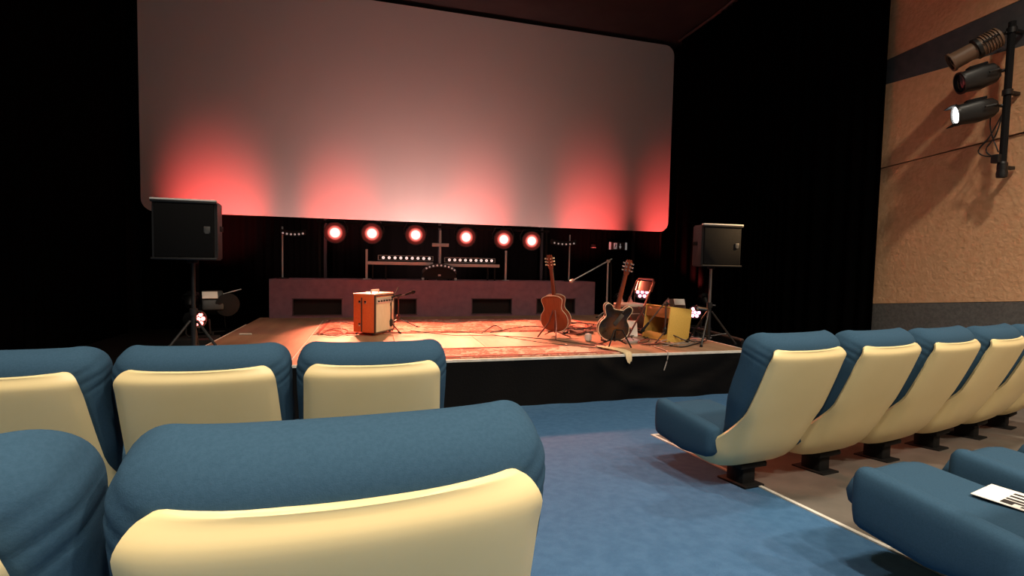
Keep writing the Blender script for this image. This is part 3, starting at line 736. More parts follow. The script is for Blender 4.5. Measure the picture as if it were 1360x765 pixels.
# ------------------------------------------------------------------ guitars
def outline(half, n=56, mirror=True, right=None):
    """half: list of (z, x) from bottom centre to top centre, both sides"""
    L_ = catmull([(x, 0, z) for z, x in half], n); R_ = catmull([(x, 0, z) for z, x in (right or half)], n)
    return [(p.x, p.z) for p in R_] + [(-p.x, p.z) for p in reversed(L_[1:-1])]
def guitar(t, pts, dep, backm, neck_l, body_h, neck_m, pegs='both', horn=False):
    bm = B(); prism(bm, pts, -dep/2+.004, dep/2-.004); new_obj('body_side', bm, M_guitarside, t, smooth=30)
    cx = 0; cz = sum(p[1] for p in pts)/len(pts)
    def plate(y0, y1, dome):
        bm = B(); rings = []
        for s, d in ((1, 0), (.985, dome*.35), (.9, dome*.6), (.7, dome*.85), (.4, dome), (.05, dome)):
            rings.append([Vector((x*s, y0+(y1-y0)*1+math.copysign(d, y1-y0), cz+(z-cz)*s)) for x, z in pts])
        rings = [[Vector((x, y0, z)) for x, z in pts]] + rings
        loft(bm, rings); return bm
    new_obj('back_plate', plate(-dep/2+.006, -dep/2, .012), backm, t, smooth=50)
    new_obj('top_plate', plate(dep/2-.006, dep/2, .010), M_burst if horn else M_plywood, t, smooth=50)
    for y in (-dep/2+.001, dep/2-.001):
        bm = B(); loop = [Vector((x*1.006, y, cz+(z-cz)*1.006)) for x, z in pts]
        rings = []
        for i, p in enumerate(loop):
            nx = loop[(i+1) % len(loop)]-loop[i-1]; o = Vector((nx.z, 0, -nx.x)).normalized()
            rings.append([p+o*a+Vector((0, b_, 0)) for a, b_ in ((.0035, -.004), (.0035, .004), (-.0035, .004), (-.0035, -.004))])
        rings.append(rings[0]); loft(bm, rings, cap=False); new_obj('binding', bm, M_binding, t, smooth=40)
    z0, z1 = body_h-.03, body_h+neck_l
    bm = B(); rings = []
    for z, w_, th in ((z0, .031, .05), (body_h+.01, .029, .04), (body_h+.05, .027, .024), (z1-.02, .022, .022), (z1, .022, .020)):
        rings.append([Vector((u*w_, dep/2-.002-th/2+v*th/2, z)) for u, v in sring(14, 1, 1, 2.6)])
    loft(bm, rings); nk = new_obj('neck', bm, neck_m, t)
    bm = B(); box(bm, (0, dep/2+.004, (z0+z1)/2-.04), (.05, .008, z1-z0+.08), .002); fb = new_obj('fingerboard', bm, M_black, t)
    hs = [(-.026, z1-.01), (.026, z1-.01), (.037, z1+.03), (.040, z1+.15), (.030, z1+.175), (.010, z1+.168), (0, z1+.178), (-.010, z1+.168), (-.030, z1+.175), (-.040, z1+.15), (-.037, z1+.03)]
    bm = B(); prism(bm, hs, dep/2-.022, dep/2-.004); hd = new_obj('headstock', bm, neck_m, t)
    for s in (-1, 1):
        for k in range(3):
            bm = B(); tube(bm, [(s*.03, dep/2-.014, z1+.045+k*.042), (s*.052, dep/2-.014, z1+.045+k*.042)], .004, 6)
            lathe(bm, [(.004, 0), (.010, .004), (.010, .022), (0, .026)], (s*.048, dep/2-.014, z1+.045+k*.042), (s, 0, 0), n=8); new_obj('tuning_peg', bm, M_binding if not horn else M_chrome, hd)
            bm = B(); box(bm, (s*.024, dep/2-.026, z1+.045+k*.042), (.018, .012, .024), .003); new_obj('tuner_case', bm, M_chrome, hd)
    for k in range(6):
        bm = B(); x = -.02+.008*k; tube(bm, [(x, dep/2+.014, body_h*.3), (x*.85, dep/2+.012, z1)], .0008, 4); new_obj('string', bm, M_chrome, t)
    bm = B(); box(bm, (0, dep/2+.012, body_h*.3), (.14, .02, .018), .003); new_obj('bridge', bm, M_black, t)
ac = [(0, 0), (.004, .07), (.03, .135), (.09, .188), (.16, .200), (.23, .182), (.285, .140), (.325, .128), (.37, .136), (.42, .150), (.455, .140), (.482, .09), (.490, .04), (.490, 0)]
g0 = px(737, 447, Z=DK)
guitar_t = thing('acoustic_guitar', 'reddish brown acoustic guitar seen from its back, on a floor stand', 'guitar', (g0.x+.03, g0.y, DK+.085), (math.radians(11), math.radians(-4), math.radians(-46)))
guitar(guitar_t, outline(ac), .105, M_mahog, .36, .49, M_neck)
el_l = [(0, 0), (.004, .07), (.035, .14), (.09, .188), (.15, .200), (.215, .182), (.26, .148), (.295, .140), (.335, .158), (.385, .178), (.425, .172), (.445, .135), (.425, .095), (.395, .070), (.385, .04), (.385, 0)]
g1 = px(813, 459, Z=DK)
g2t = thing('electric_guitar', 'dark sunburst semi-hollow electric guitar with two horns on a low stand', 'guitar', (g1.x-.02, g1.y+.02, DK+.07), (math.radians(8), math.radians(9.5), math.radians(-2)))
guitar(g2t, outline(el_l), .055, M_burst, .44, .385, M_neck, horn=True)
bm = B(); box(bm, (.02, -.045, .27), (.05, .02, .16), .006, Matrix.Rotation(.5, 3, 'Y')); new_obj('strap', bm, mat('strap', (.05, .045, .04), .8), g2t)
def guitar_stand(x, y, rz, label, h=.42, m=M_chairmetal, fr=.06):
    t = thing('guitar_stand', label, 'guitar stand', (x, y, DK), (0, 0, rz))
    bm = B(); tube(bm, [(0, -fr-.035, h), (-.05, -fr-.10, .2), (-.16, -fr-.20, .010)], .009, 6); new_obj('leg', bm, m, t)
    bm = B(); tube(bm, [(0, -fr-.035, h), (.06, -fr-.10, .2), (.12, -fr-.22, .010)], .009, 6); new_obj('leg', bm, m, t)
    bm = B(); tube(bm, [(0, -fr-.03, h), (.0, -fr-.02, .06)], .009, 6); new_obj('spine', bm, m, t)
    for s in (-1, 1):
        bm = B(); tube(bm, [(0, -fr-.02, .09), (s*.10, -fr, .055), (s*.11, fr+.04, .05), (s*.11, fr+.05, .10)], .010, 6); ar = new_obj('cradle_arm', bm, m, t)
        bm = B(); tube(bm, [(s*.11, -.03, .055), (s*.11, fr+.04, .055)], .015, 8); new_obj('foam_sleeve', bm, M_blackmatte, ar)
        bm = B(); tube(bm, [(s*.10, -fr, .05), (s*.19, .02, .010)], .008, 6); new_obj('foot', bm, m, t)
guitar_stand(g0.x+.03, g0.y, math.radians(-46), 'thin folding stand holding the reddish acoustic guitar', fr=.062)
guitar_stand(g1.x+.02, g1.y+.03, math.radians(-2), 'low dark stand under the sunburst electric guitar', h=.2, m=M_blackmatte, fr=.04)

# ------------------------------------------------------------------ tall boom stand by the riser
q = px(799, 420, Z=DK); tp = px(799.5, 347, Y=q.y); e0 = px(757, 371, Y=q.y-.1); e1 = px(806, 344, Y=q.y)
t = thing('microphone_stand', 'tall microphone stand with long slanting boom beside the riser', 'microphone stand', (q.x, q.y-.2, DK))
o_ = Vector((q.x, q.y-.2, DK)); e0.y -= .2; e1.y -= .2
tripod(t, tp.z-DK, .26, m=M_greybar, r=.015, a0=80)
bm = B(); tube(bm, [e0-o_, e1-o_], .014, 8); new_obj('boom_arm', bm, M_steel, t)
bm = B(); lathe(bm, [(.03, -.03), (.03, .03)], (0, 0, tp.z-DK), (0, 1, 0), n=12); new_obj('boom_clamp', bm, M_steel, t)
bm = B(); d = (e0-e1).normalized(); lathe(bm, [(.014, 0), (.03, .02), (.036, .06), (.024, .09), (0, .1)], e0-o_, d, n=12); new_obj('microphone', bm, M_silver, t)
bm = B(); tube(bm, catmull([(0, 0, tp.z-DK), (.07, .02, tp.z-DK-.03), (.09, .03, .5), (.12, .05, .1), (.16, 0, .01)], 20), .007, 6); new_obj('cable', bm, M_cable, t)

# ------------------------------------------------------------------ folding chair
q = px(852, 446, Z=DK)
t = thing('folding_chair', 'metal folding chair with open backrest behind the sunburst guitar', 'chair', (q.x-.08, q.y+.1, DK), (0, 0, math.radians(-84)))
# local: chair faces -y ; seat x +-0.2
bm = B(); pth = [(-.20, -.22, .008), (-.20, .0, .36), (-.20, .17, .74), (-.165, .19, .79), (.165, .19, .79), (.20, .17, .74), (.20, .0, .36), (.20, -.22, .008)]
tube(bm, pth, .012, 8); new_obj('front_frame', bm, M_chairmetal, t)
for s in (-1, 1):
    bm = B(); tube(bm, [(s*.18, .22, .008), (s*.18, -.05, .42)], .011, 8); new_obj('rear_leg', bm, M_chairmetal, t)
bm = B(); tube(bm, [(-.18, .18, .07), (.18, .18, .07)], .008, 6); new_obj('stretcher', bm, M_chairmetal, t)
bm = B(); tube(bm, [(-.20, -.15, .12), (.20, -.15, .12)], .008, 6); new_obj('stretcher', bm, M_chairmetal, t)
bm = B(); rings = []
for k in range(9):
    u = -1+k/4
    rings.append([Vector((u*.19, y+.02*u*u, z)) for y, z in ((.125, .62), (.14, .62), (.19, .76), (.175, .76))])
loft(bm, rings); new_obj('backrest', bm, M_chairmetal, t)
bm = B(); box(bm, (0, -.04, .43), (.37, .36, .035), .014); new_obj('seat', bm, M_chairseat, t)

# ------------------------------------------------------------------ yellow open-backed amp
q = px(885, 455, Z=DK)
t = thing('guitar_amplifier', 'yellow tweed open-backed amplifier tilted beside the folding chair', 'amplifier', (q.x, q.y, DK+.004), (0, math.radians(7), math.radians(8)))
W_, D_, H_, T_ = .36, .50, .46, .02
def part(nm, m, c, s, bev=.006, par=None):
    bm = B(); box(bm, c, s, bev); return new_obj(nm, bm, m, par or t)
part('side_panel', M_yellow, (W_/2, T_/2, H_/2), (W_, T_, H_)); part('side_panel', M_yellow, (W_/2, D_-T_/2, H_/2), (W_, T_, H_))
part('top_panel', M_yellow, (W_/2, D_/2, H_-T_/2), (W_, D_-2*T_, T_)); part('bottom_panel', M_yellow, (W_/2, D_/2, T_/2), (W_, D_-2*T_, T_))
part('baffle', M_plywood, (W_-.02, D_/2, H_/2), (.015, D_-2*T_, H_-2*T_), 0)
part('upper_back_panel', M_plywood, (.012, D_/2, H_-.09), (.012, D_-2*T_, .13), .002); part('lower_back_panel', M_yellow, (.012, D_/2, .06), (.012, D_-2*T_, .08), .002)
bm = B(); lathe(bm, [(.0, 0), (.05, 0), (.05, .04), (.07, .05), (.125, .10), (.135, .11), (.0, .11)], (W_-.14, D_/2, .20), (1, 0, 0), n=24); new_obj('speaker_cone', bm, M_blackmatte, t)
part('chassis', M_silver, (.13, D_/2, H_-.07), (.16, D_-.1, .05), .003)
bm = B(); tube(bm, [(W_*.5, D_*.32, H_), (W_*.5, D_*.34, H_+.035), (W_*.5, D_*.66, H_+.035), (W_*.5, D_*.68, H_)], .011, 8); new_obj('handle', bm, M_case, t)
t = thing('amplifier_wedge', 'small dark wedge propping the tilted yellow amplifier', 'wedge', (q.x+.0, q.y+.06, DK))
# mic boom in front of the yellow amp
q2 = px(876, 452, Z=DK)
COL.objects.unlink(t); bpy.data.objects.remove(t)
t = thing('microphone_stand', 'dark microphone stand with slanting boom before the yellow amplifier', 'microphone stand', (q2.x, q2.y-.12, DK))
tripod(t, .50, .30, m=M_case, r=.012, a0=215)
o_ = Vector((q2.x, q2.y-.12, DK)); e0, e1 = px(862, 428, Y=q2.y-.14), px(888, 396, Y=q2.y-.14)
boom(t, (0, 0, .50), e1-o_, e0-o_, M_case)
# ------------------------------------------------------------------ led floor lamps
def led_can(p, aim, m, label, spots, rad=.095, n=7):
    t = thing('led_floor_light', label, 'stage light', p); d = (Vector(aim)-Vector(p)); 
    hd_rot = d.to_track_quat('Y', 'Z').to_euler()
    bm = B(); lathe(bm, [(rad*.6, -.17), (rad*.9, -.14), (rad, -.02), (rad*1.08, 0), (rad*1.08, .02), (rad*1.0, .02), (rad*.99, .004), (.01, .0)], axis=(0, 1, 0), n=20)
    h = new_obj('housing', bm, M_black, t, loc=(0, 0, .22), rot=hd_rot)
    for k in range(n):
        x, z = (0, 0) if k == 0 else (rad*.62*math.cos(k*2*math.pi/(n-1)), rad*.62*math.sin(k*2*math.pi/(n-1)))
        bm = B(); lathe(bm, [(0, 0), (.026, 0), (.024, .010), (0, .016)], (x, .004, z), (0, 1, 0), n=10); new_obj('led', bm, m, h)
    bm = B(); tube(bm, [(-.12, 0, .22), (-.13, 0, .05), (-.10, 0, .012), (.10, 0, .012), (.13, 0, .05), (.12, 0, .22)], .010, 6); new_obj('yoke', bm, M_blackmatte, t)
    return t
led_can((px(263, 420, Y=6.7).x, 6.7, px(263, 424, Y=6.7).z-.22), (1.5, 4.2, .8), M_ledred, 'led floor light with red diodes behind the speaker stand', 0)
led_can((px(923, 415, Y=6.7).x, 6.7, px(923, 415, Y=6.7).z-.22), (2.6, 4.0, 1.2), M_ledpink, 'led floor light with pink diodes behind the yellow amplifier', 0)
led_can((px(853, 388, Y=6.95).x, 6.95, px(853, 388, Y=6.95).z-.22), (2.4, 3.0, 1.2), M_ledpink, 'led floor light with pink diodes seen through the folding chair', 0, rad=.11)
def case(x, y, z, s, m, label, rz=0, cat='case', name='flight_case'):
    t = thing(name, label, cat, (x, y, z), (0, 0, rz))
    bm = B(); box(bm, (0, 0, s[2]/2), s, .008); new_obj('body', bm, m, t)
    bm = B(); box(bm, (0, 0, s[2]*.72), (s[0]+.006, s[1]+.006, .012)); new_obj('lid_edge', bm, M_silver, t)
    bm = B(); box(bm, (0, -s[1]/2-.004, s[2]*.68), (.05, .012, .05), .003); new_obj('latch', bm, M_chrome, t)
    return t
# supports that carry the led lights
z1 = px(923, 415, Y=6.7).z-.22
case(px(923, 415, Y=6.7).x+.03, 6.72, 0, (.34, .34, z1), M_blackmatte, 'black flight case beside the stage carrying the pink led light')
z2 = px(853, 388, Y=6.95).z-.22
case(px(847, 400, Y=6.98).x, 7.0, DK, (.75, .40, z2-DK), M_case, 'long brown case behind the folding chair carrying a pink led light')
z3 = px(263, 424, Y=6.7).z-.22
case(px(263, 420, Y=6.7).x-.02, 6.72, 0, (.40, .40, z3), M_blackmatte, 'black flight case beside the stage behind the speaker stand')
# floodlight with pale gel, next to the red led light
f0 = px(281, 410, Y=7.2)
t = thing('flood_light', 'black floodlight with pale lens panel and barn door near the speaker stand', 'stage light', (f0.x+.0, 7.22, DK), (0, 0, math.radians(20)))
bm = B(); box(bm, (0, 0, .40), (.24, .22, .26), .02, Matrix.Rotation(math.radians(-20), 3, 'X')); bd = new_obj('housing', bm, M_black, t)
bm = B(); box(bm, (-.03, -.10, .50), (.17, .012, .10), .003, Matrix.Rotation(math.radians(-35), 3, 'X')); new_obj('lens_panel', bm, M_pale, t)
bm = B(); lathe(bm, [(.14, 0), (.15, .03), (.10, .05), (0, .05)], (.16, -.05, .37), (.3, -1, 0), n=20); new_obj('reflector', bm, M_blackmatte, t)
bm = B(); tube(bm, [(-.13, 0, .38), (-.15, 0, .02), (.15, 0, .02), (.13, 0, .38)], .011, 6); new_obj('yoke', bm, M_blackmatte, t)
bm = B(); tube(bm, [(.12, .02, .50), (.34, .06, .56)], .008, 6); new_obj('barn_door_rod', bm, M_steel, t)
bm = B(); tube(bm, [(0, 0, .02), (0, 0, -DK+.012)], .02, 8); lathe(bm, [(0, 0), (.10, 0), (.10, .014), (0, .014)], (0, 0, -DK+.005), n=18); new_obj('floor_stand', bm, M_blackmatte, t)
# pale box lamp and silver tube near the yellow amp
f1 = px(905, 405, Y=6.35)
t = thing('flood_light', 'floodlight with pale panel standing behind the yellow amplifier', 'stage light', (f1.x-.05, 6.42, DK), (0, 0, math.radians(-15)))
bm = B(); box(bm, (0, 0, f1.z-DK-.03), (.24, .20, .18), .02, Matrix.Rotation(math.radians(-25), 3, 'X')); new_obj('housing', bm, M_case, t)
bm = B(); box(bm, (.02, -.10, f1.z-DK+.045), (.15, .012, .10), .003, Matrix.Rotation(math.radians(-35), 3, 'X')); new_obj('lens_panel', bm, M_pale, t)
bm = B(); tube(bm, [(-.13, 0, f1.z-DK), (-.15, 0, .02), (.15, 0, .02), (.13, 0, f1.z-DK)], .011, 6); new_obj('yoke', bm, M_blackmatte, t)
f2 = px(930, 410, Y=6.3)
t = thing('silver_lamp_tube', 'short silver lamp tube beside the pink led light', 'lamp', (f2.x+.02, 6.3, f2.z))
bm = B(); lathe(bm, [(.03, -.1), (.045, -.08), (.045, .08), (.03, .12), (0, .12)], (0, 0, 0), (1, 0, -.15), n=14); new_obj('barrel', bm, M_chrome, t)
bm = B(); tube(bm, [(0, 0, -.04), (0, 0, -f2.z+.012)], .012, 8); lathe(bm, [(0, 0), (.09, 0), (.09, .014), (0, .014)], (0, 0, -f2.z), n=14); new_obj('pole', bm, M_blackmatte, t)
# black ramp rail beside the stage corner
a, b_ = px(925, 436, Y=6.4), px(986, 452, Y=5.35)
t = thing('hand_rail', 'dark low rail beside the stage corner near the loudspeaker', 'rail', (b_.x, 5.35, 0))
bm = B(); tube(bm, [a-Vector((b_.x, 5.35, 0)), (0, 0, b_.z)], .022, 8); new_obj('top_rail', bm, M_case, t)
for v in ((a-Vector((b_.x, 5.35, 0))), Vector((0, 0, b_.z))):
    bm = B(); tube(bm, [v, (v.x, v.y, .0)], .018, 8); new_obj('upright', bm, M_blackmatte, t)

# ------------------------------------------------------------------ small things and cables on the deck
def cable(pxs, m, label, r=.006, z=.012, wob=.01, hang=None):
    P = []
    for i, (x, y) in enumerate(pxs):
        q = px(x, y, Z=DK); q.z = DK+z; P.append(q)
    P = catmull(P, 14*len(P))
    bm = B(); tube(bm, P, r, 6); return tag(new_obj('cable', bm, m, smooth=60), label, 'cable', 'cables on the stage')
cable([(640, 444), (657, 434), (668, 441), (652, 443), (700, 435), (730, 437)], M_cable, 'black cable with a loop beside the reddish acoustic guitar', z=.02)
cable([(545, 441), (600, 447), (660, 448), (720, 452), (790, 461)], M_cable, 'long black cable running across the stage front', r=.005, z=.02)
cable([(590, 441), (650, 446), (720, 457), (800, 465)], M_cable, 'long thin cable along the front rug to the sunburst guitar', r=.004, z=.02)
cable([(423, 447), (440, 440), (455, 444), (438, 448), (428, 443), (446, 438), (462, 441), (450, 448), (430, 446)], M_redcable, 'coiled red cable beside the orange amplifier', z=.02)
cable([(470, 432), (452, 430), (458, 446), (475, 447)], M_greycable, 'pale cable looping to the orange amplifier', z=.02)
rnd = random.Random(3)
for k in range(5):
    c = (764+rnd.uniform(-6, 14), 440+rnd.uniform(-4, 5)); pts_ = []
    for i in range(9):
        a_ = i*1.1+k; pts_.append((c[0]+(16+4*k % 9)*math.cos(a_), c[1]+4.5*math.sin(a_)))
    cable(pts_, (M_redcable, M_cable, M_case, M_redcable, M_cable)[k], 'tangled cable coil between the two guitars', r=.007, z=.014+.012*k)
cable([(888, 455), (905, 461), (918, 458), (925, 452), (910, 455), (893, 459), (880, 461)], M_greycable, 'grey cable curled at the foot of the yellow amplifier', r=.006)
cable([(840, 452), (858, 459), (880, 458), (905, 462), (935, 455)], M_cable, 'black cable between sunburst guitar and yellow amplifier', r=.007)
cable([(830, 446), (845, 440), (862, 452), (850, 456), (838, 449)], M_cable, 'black cable looped under the folding chair', r=.007)
for k in range(5):
    c = ((846, 450), (862, 456), (898, 457), (925, 455), (905, 449))[k]; pts_ = []
    for i in range(8):
        a_ = i*1.25+k; pts_.append((c[0]+(13+3*(k % 3)+2*math.sin(i*2.3))*math.cos(a_), c[1]+3.4*math.sin(a_)))
    cable(pts_, (M_cable, M_redcable, M_greycable, M_cable, M_case)[k], 'tangled cable around the foot of the yellow amplifier', r=.006, z=.012+.010*k)
# cable hanging over the front edge
q = px(875, 465, Z=DK)
bm = B(); tube(bm, catmull([(q.x+.05, SF+.35, DK+.012), (q.x+.03, SF+.08, DK+.012), (q.x, SF-.02, DK+.004), (q.x-.02, SF-.045, DK-.07), (q.x-.06, SF-.05, DK-.19)], 20), .007, 6)
tag(new_obj('cable', bm, M_greycable, smooth=60), 'grey cable hanging over the stage front edge', 'cable', 'cables on the stage')
def pedal(x, y, m, label, rz=0, s=(.11, .16, .05)):
    q = px(x, y, Z=DK); t = thing('effects_pedal', label, 'pedal', (q.x, q.y, DK), (0, 0, rz))
    bm = B(); loft(bm, [[Vector((a, b_, 0)) for a, b_ in ((-s[0]/2, -s[1]/2), (s[0]/2, -s[1]/2), (s[0]/2, s[1]/2), (-s[0]/2, s[1]/2))], [Vector((a, b_, z)) for a, b_, z in ((-s[0]/2, -s[1]/2, s[2]*.6), (s[0]/2, -s[1]/2, s[2]*.6), (s[0]/2, s[1]/2, s[2]), (-s[0]/2, s[1]/2, s[2]))]])
    bmesh.ops.bevel(bm, geom=bm.edges[:], offset=.005, segments=2, affect='EDGES'); new_obj('case', bm, m, t)
    bm = B(); lathe(bm, [(.014, 0), (.014, .012), (0, .016)], (0, -s[1]*.25, s[2]*.65), n=10); new_obj('footswitch', bm, M_chrome, t)
    for k in (-1, 1):
        bm = B(); lathe(bm, [(.010, 0), (.008, .018), (0, .018)], (k*s[0]*.28, s[1]*.3, s[2]*.9), n=8); new_obj('knob', bm, M_black, t)
pedal(772, 443, M_case, 'dark effects pedal in the cables between the guitars', .3, (.30, .18, .06))
pedal(785, 437, M_pedal, 'red effects pedal in the cables between the guitars', -.2, (.16, .14, .06))
pedal(838, 455, M_silver, 'silver effects pedal at the foot of the sunburst guitar', .4, (.22, .12, .05))
pedal(750, 436, M_pedal, 'reddish effects pedal behind the acoustic guitar', .1, (.22, .14, .07))
q = px(781, 453, Z=DK)
bm = B(); lathe(bm, [(.02, 0), (.045, .012), (.05, .05), (.04, .09), (.015, .1), (0, .1)], (q.x, q.y, DK), n=16); t = new_obj('white_cup', bm, M_white); tag(t, 'small white cup on the deck between the guitars', 'cup')
for (x, y, Yd, label) in ((826, 383, 6.9, 'small pinkish bottle on the brown case behind guitar neck'), (838, 381, 6.9, 'second small bottle on the brown case nearer the chair')):
    q = px(x, y, Y=Yd); bm = B(); lathe(bm, [(.03, 0), (.032, .01), (.032, .09), (.012, .12), (.012, .15), (0, .15)], (q.x, Yd, z2), n=14)
    o = new_obj('bottle', bm, mat('pink_plastic', (.7, .35, .3), .4)); tag(o, label, 'bottle')
# white paper sheets: under the chair, on the case
def paper(corners, name, label, thick=.002):
    bm = B(); n = Vector((0, 0, thick)); loft(bm, [[Vector(c) for c in corners], [Vector(c)+n for c in corners]]); return tag(new_obj(name, bm, M_white, smooth=0), label, 'paper')
t = thing('tilted_box', 'white stage monitor box with black mark under the folding chair', 'box', px(842, 449, Z=DK)+Vector((0, .25, 0)), (0, 0, math.radians(-20)))
bm = B(); loft(bm, [[Vector((x, y, 0)) for x, y in ((-.16, -.10), (.16, -.10), (.16, .12), (-.16, .12))], [Vector((x, y, .2)) for x, y in ((-.13, .02), (.16, .02), (.16, .12), (-.13, .12))]]); bmesh.ops.bevel(bm, geom=bm.edges[:], offset=.006, segments=2, affect='EDGES'); new_obj('body', bm, M_white, t)
bm = B(); prism(bm, [(.02, .06), (.05, .10), (.03, .15), (.07, .09), (.05, .06)], -.075, -.05); new_obj('mark', bm, M_print, t)
q = px(800, 436, Z=DK); paper([(q.x-.1, q.y, DK+.02), (q.x+.1, q.y-.03, DK+.02), (q.x+.12, q.y+.13, DK+.02), (q.x-.08, q.y+.15, DK+.02)], 'set_list_sheet', 'white sheet lying in the cables beside sunburst guitar')
q = px(690, 520, Y=6)
# towel hanging over the stage edge
q = px(833, 466, Y=SF); bm = B(); rows = []
prof = [(.42, .012), (.25, .02), (.10, .014), (.0, .014), (-.035, .0), (-.05, -.05), (-.055, -.10)]
for k, (y, z) in enumerate(prof):
    wd = .13-.012*k if k > 2 else .16; cx = -.10*(k < 2)-.0
    rows.append([Vector((q.x+cx-wd/2+wd*i/8, SF+y, DK+z+.008*math.sin(i*1.9+k*1.3)+(.03*abs(i-4)/4*(k == 6)))) for i in range(9)])
low = [[v+Vector((0, .0, .008)) for v in r_] for r_ in rows]
loft(bm, rows+low[::-1]+[rows[0]], closed=False); tag(new_obj('towel', bm, M_towel, smooth=80), 'cream cloth draped over the stage front edge', 'towel')
# pale rods on deck left
a = px(318, 445, Z=DK); b_ = px(334, 445, Z=DK); bm = B(); tube(bm, [(a.x, a.y, DK+.012), (b_.x, b_.y, DK+.012)], .012, 6); tag(new_obj('pale_rod', bm, M_strip), 'short pale rod on the deck by the stage side edge', 'rod')

# ------------------------------------------------------------------ printed sheet on the seat
def seat_top(x, y):  # height of the seat surface between the armrests
    return floor_z(ROW[2])+.335
z = seat_top(0, 0)
c = [px(1289, 655.5, Z=z+.01), px(1317, 643, Z=z+.01)]
ex = (c[1]-c[0]).normalized(); ey = Vector((ex.y, -ex.x, 0))
Lw = (c[1]-c[0]).length
t = thing('printed_sheet', 'white sheet with black print lying on the aisle-end blue seat', 'paper', c[0], (0, 0, math.atan2(ex.y, ex.x)))
bm = B(); box(bm, (Lw/2, -Lw*.72, 0), (Lw, Lw*1.44, .002)); new_obj('sheet', bm, M_white, t, smooth=0)
bm = B(); u = Lw
for (x0, x1, y0, y1) in ((.08, .30, -.42, -.60), (.36, .45, -.42, -.95), (.55, .64, -.42, -.95), (.22, .30, -.60, -.95), (.74, .83, -.42, -.95), (.08, .16, -.72, -.95), (.08, .92, -1.05, -1.12), (.08, .75, -1.18, -1.24)):
    box(bm, ((x0+x1)/2*u, (y0+y1)/2*u, .0016), ((x1-x0)*u, abs(y1-y0)*u, .001))
new_obj('print', bm, M_print, t, smooth=0)

# ------------------------------------------------------------------ lamp rack on the beige wall
XB = XW-.22
a, b_ = px(1347, 28, X=XB), px(1328, 236, X=XB); yb = (a.y+b_.y)/2
t = thing('lamp_pipe', 'vertical black pipe on the beige wall carrying three spotlights', 'pipe', (XB, yb, b_.z))
Lp = a.z-b_.z
bm = B(); tube(bm, [(0, 0, 0), (0, 0, Lp)], .036, 10); new_obj('pipe', bm, M_blackmatte, t)
for z in (.12, Lp*.55, Lp-.1):
    bm = B(); box(bm, (.085, 0, z), (.19, .05, .04), .006); lathe(bm, [(.05, -.03), (.05, .03)], (0, 0, z), n=12); new_obj('wall_bracket', bm, M_black, t)
bm = B(); lathe(bm, [(.05, 0), (.055, .05), (.04, .12), (.05, .16), (.03, .2)], n=12); box(bm, (-.05, .03, .22), (.09, .08, .10), .01); new_obj('junction_box', bm, M_black, t)
for k, (y, z, s) in enumerate(((.12, .42, 1), (.06, .36, .8))):
    bm = B(); tube(bm, catmull([(-.02, .02, .75), (-.05, y, .5), (-.06, y+.1*s, .36), (-.06, y+.04, .28), (-.03, .03, .25)], 20), .008, 6); new_obj('cable', bm, M_cable, t)
bm = B(); tube(bm, catmull([(-.03, .10, Lp*.52), (-.04, .13, Lp*.4), (-.04, .11, Lp*.3), (-.03, .03, .3)], 16), .007, 6); new_obj('cable', bm, M_cable, t)
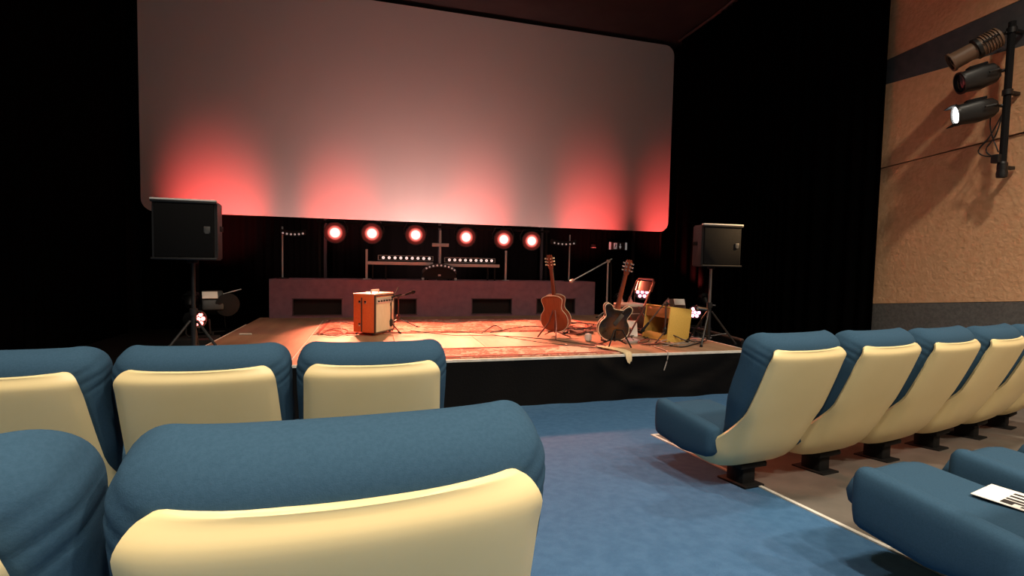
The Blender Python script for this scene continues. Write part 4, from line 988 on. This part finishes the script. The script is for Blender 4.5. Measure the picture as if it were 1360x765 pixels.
def profile_spot(back, front, rad, label, kind, lit=False):
    bk, fr = px(*back, X=XB-.06), px(*front, X=XB-.36)
    L = (fr-bk).length
    t = thing('profile_spotlight', label, 'spotlight', bk); t.rotation_euler = (fr-bk).to_track_quat('Y', 'Z').to_euler()
    if kind == 'zoom':
        bm = B(); lathe(bm, [(rad*.6, 0), (rad*.95, .02), (rad*.95, L*.42), (rad*.7, L*.45)], axis=(0, 1, 0), n=20); new_obj('lamp_house', bm, M_horn, t)
        for k in range(6):
            bm = B(); lathe(bm, [(rad*.9, 0), (rad*1.06, 0), (rad*1.06, .012), (rad*.9, .012)], (0, L*.06+k*L*.055, 0), (0, 1, 0), n=20); new_obj('cooling_fin', bm, M_horn, t)
        bm = B(); lathe(bm, [(rad*.8, L*.42), (rad*1.12, L*.43), (rad*1.12, L*.50), (rad*.8, L*.51)], axis=(0, 1, 0), n=20); new_obj('gate', bm, M_black, t)
        bm = B(); lathe(bm, [(rad*.85, L*.5), (rad*.9, L*.94), (rad*1.02, L*.95), (rad*1.02, L), (rad*.8, L), (rad*.8, L*.93), (0, L*.93)], axis=(0, 1, 0), n=20); new_obj('lens_tube', bm, M_horn, t)
    else:
        bm = B(); rings = []
        for y, wx, wz in ((0, .55, .55), (L*.12, .85, .85), (L*.45, .95, 1.0), (L*.8, .92, .9), (L*.95, .9, .88)):
            rings.append([Vector((u*rad*wx, y, v*rad*wz)) for u, v in sring(24, 1, 1, 3)])
        loft(bm, rings); new_obj('lamp_house', bm, M_black, t)
        bm = B(); lathe(bm, [(rad*.9, L*.93), (rad*.98, L*.93), (rad*.98, L), (rad*.85, L), (rad*.85, L*.94)], axis=(0, 1, 0), n=20); new_obj('front_ring', bm, M_black, t)
        bm = B(); box(bm, (0, L*.45, rad*1.02), (rad*.7, L*.5, .03), .008); new_obj('top_vent', bm, M_blackmatte, t)
    bm = B(); lathe(bm, [(0, L*.95), (rad*.82, L*.95), (rad*.7, L*.97), (0, L*.985)], axis=(0, 1, 0), n=20); new_obj('lens', bm, M_spotlens if lit else M_glass, t)
    if lit:
        for s_ in (-1, 1):
            bm = B(); box(bm, (0, L*1.08, s_*rad*.85), (rad*1.7, L*.16, .008), .002); new_obj('barn_door', bm, M_blackmatte, t)
    bm = B(); R3 = rad*1.2
    tube(bm, [(-R3, L*.4, 0), (-R3, L*.15, .0), (0, -.04, 0), (R3, L*.15, 0), (R3, L*.4, 0)], .012, 6); tube(bm, [(0, -.04, 0), (0, -.07, 0)], .02, 8); new_obj('yoke', bm, M_black, t)
    return fr, (fr-bk).normalized()
profile_spot((1330, 47), (1262, 84), .115, 'brown finned profile spotlight, topmost on the wall pipe', 'zoom')
profile_spot((1324, 96), (1274, 111), .135, 'black unlit spotlight, middle one on the wall pipe', 'box')
fr, d = profile_spot((1323, 142), (1268, 154), .13, 'black spotlight with lit white lens, lowest on the wall pipe', 'box', lit=True)
spot('stage_spot_beam', fr+d*.06, (.8, 6.0, DK), SPOT_W, SPOT_COL, 30, .9, .06)
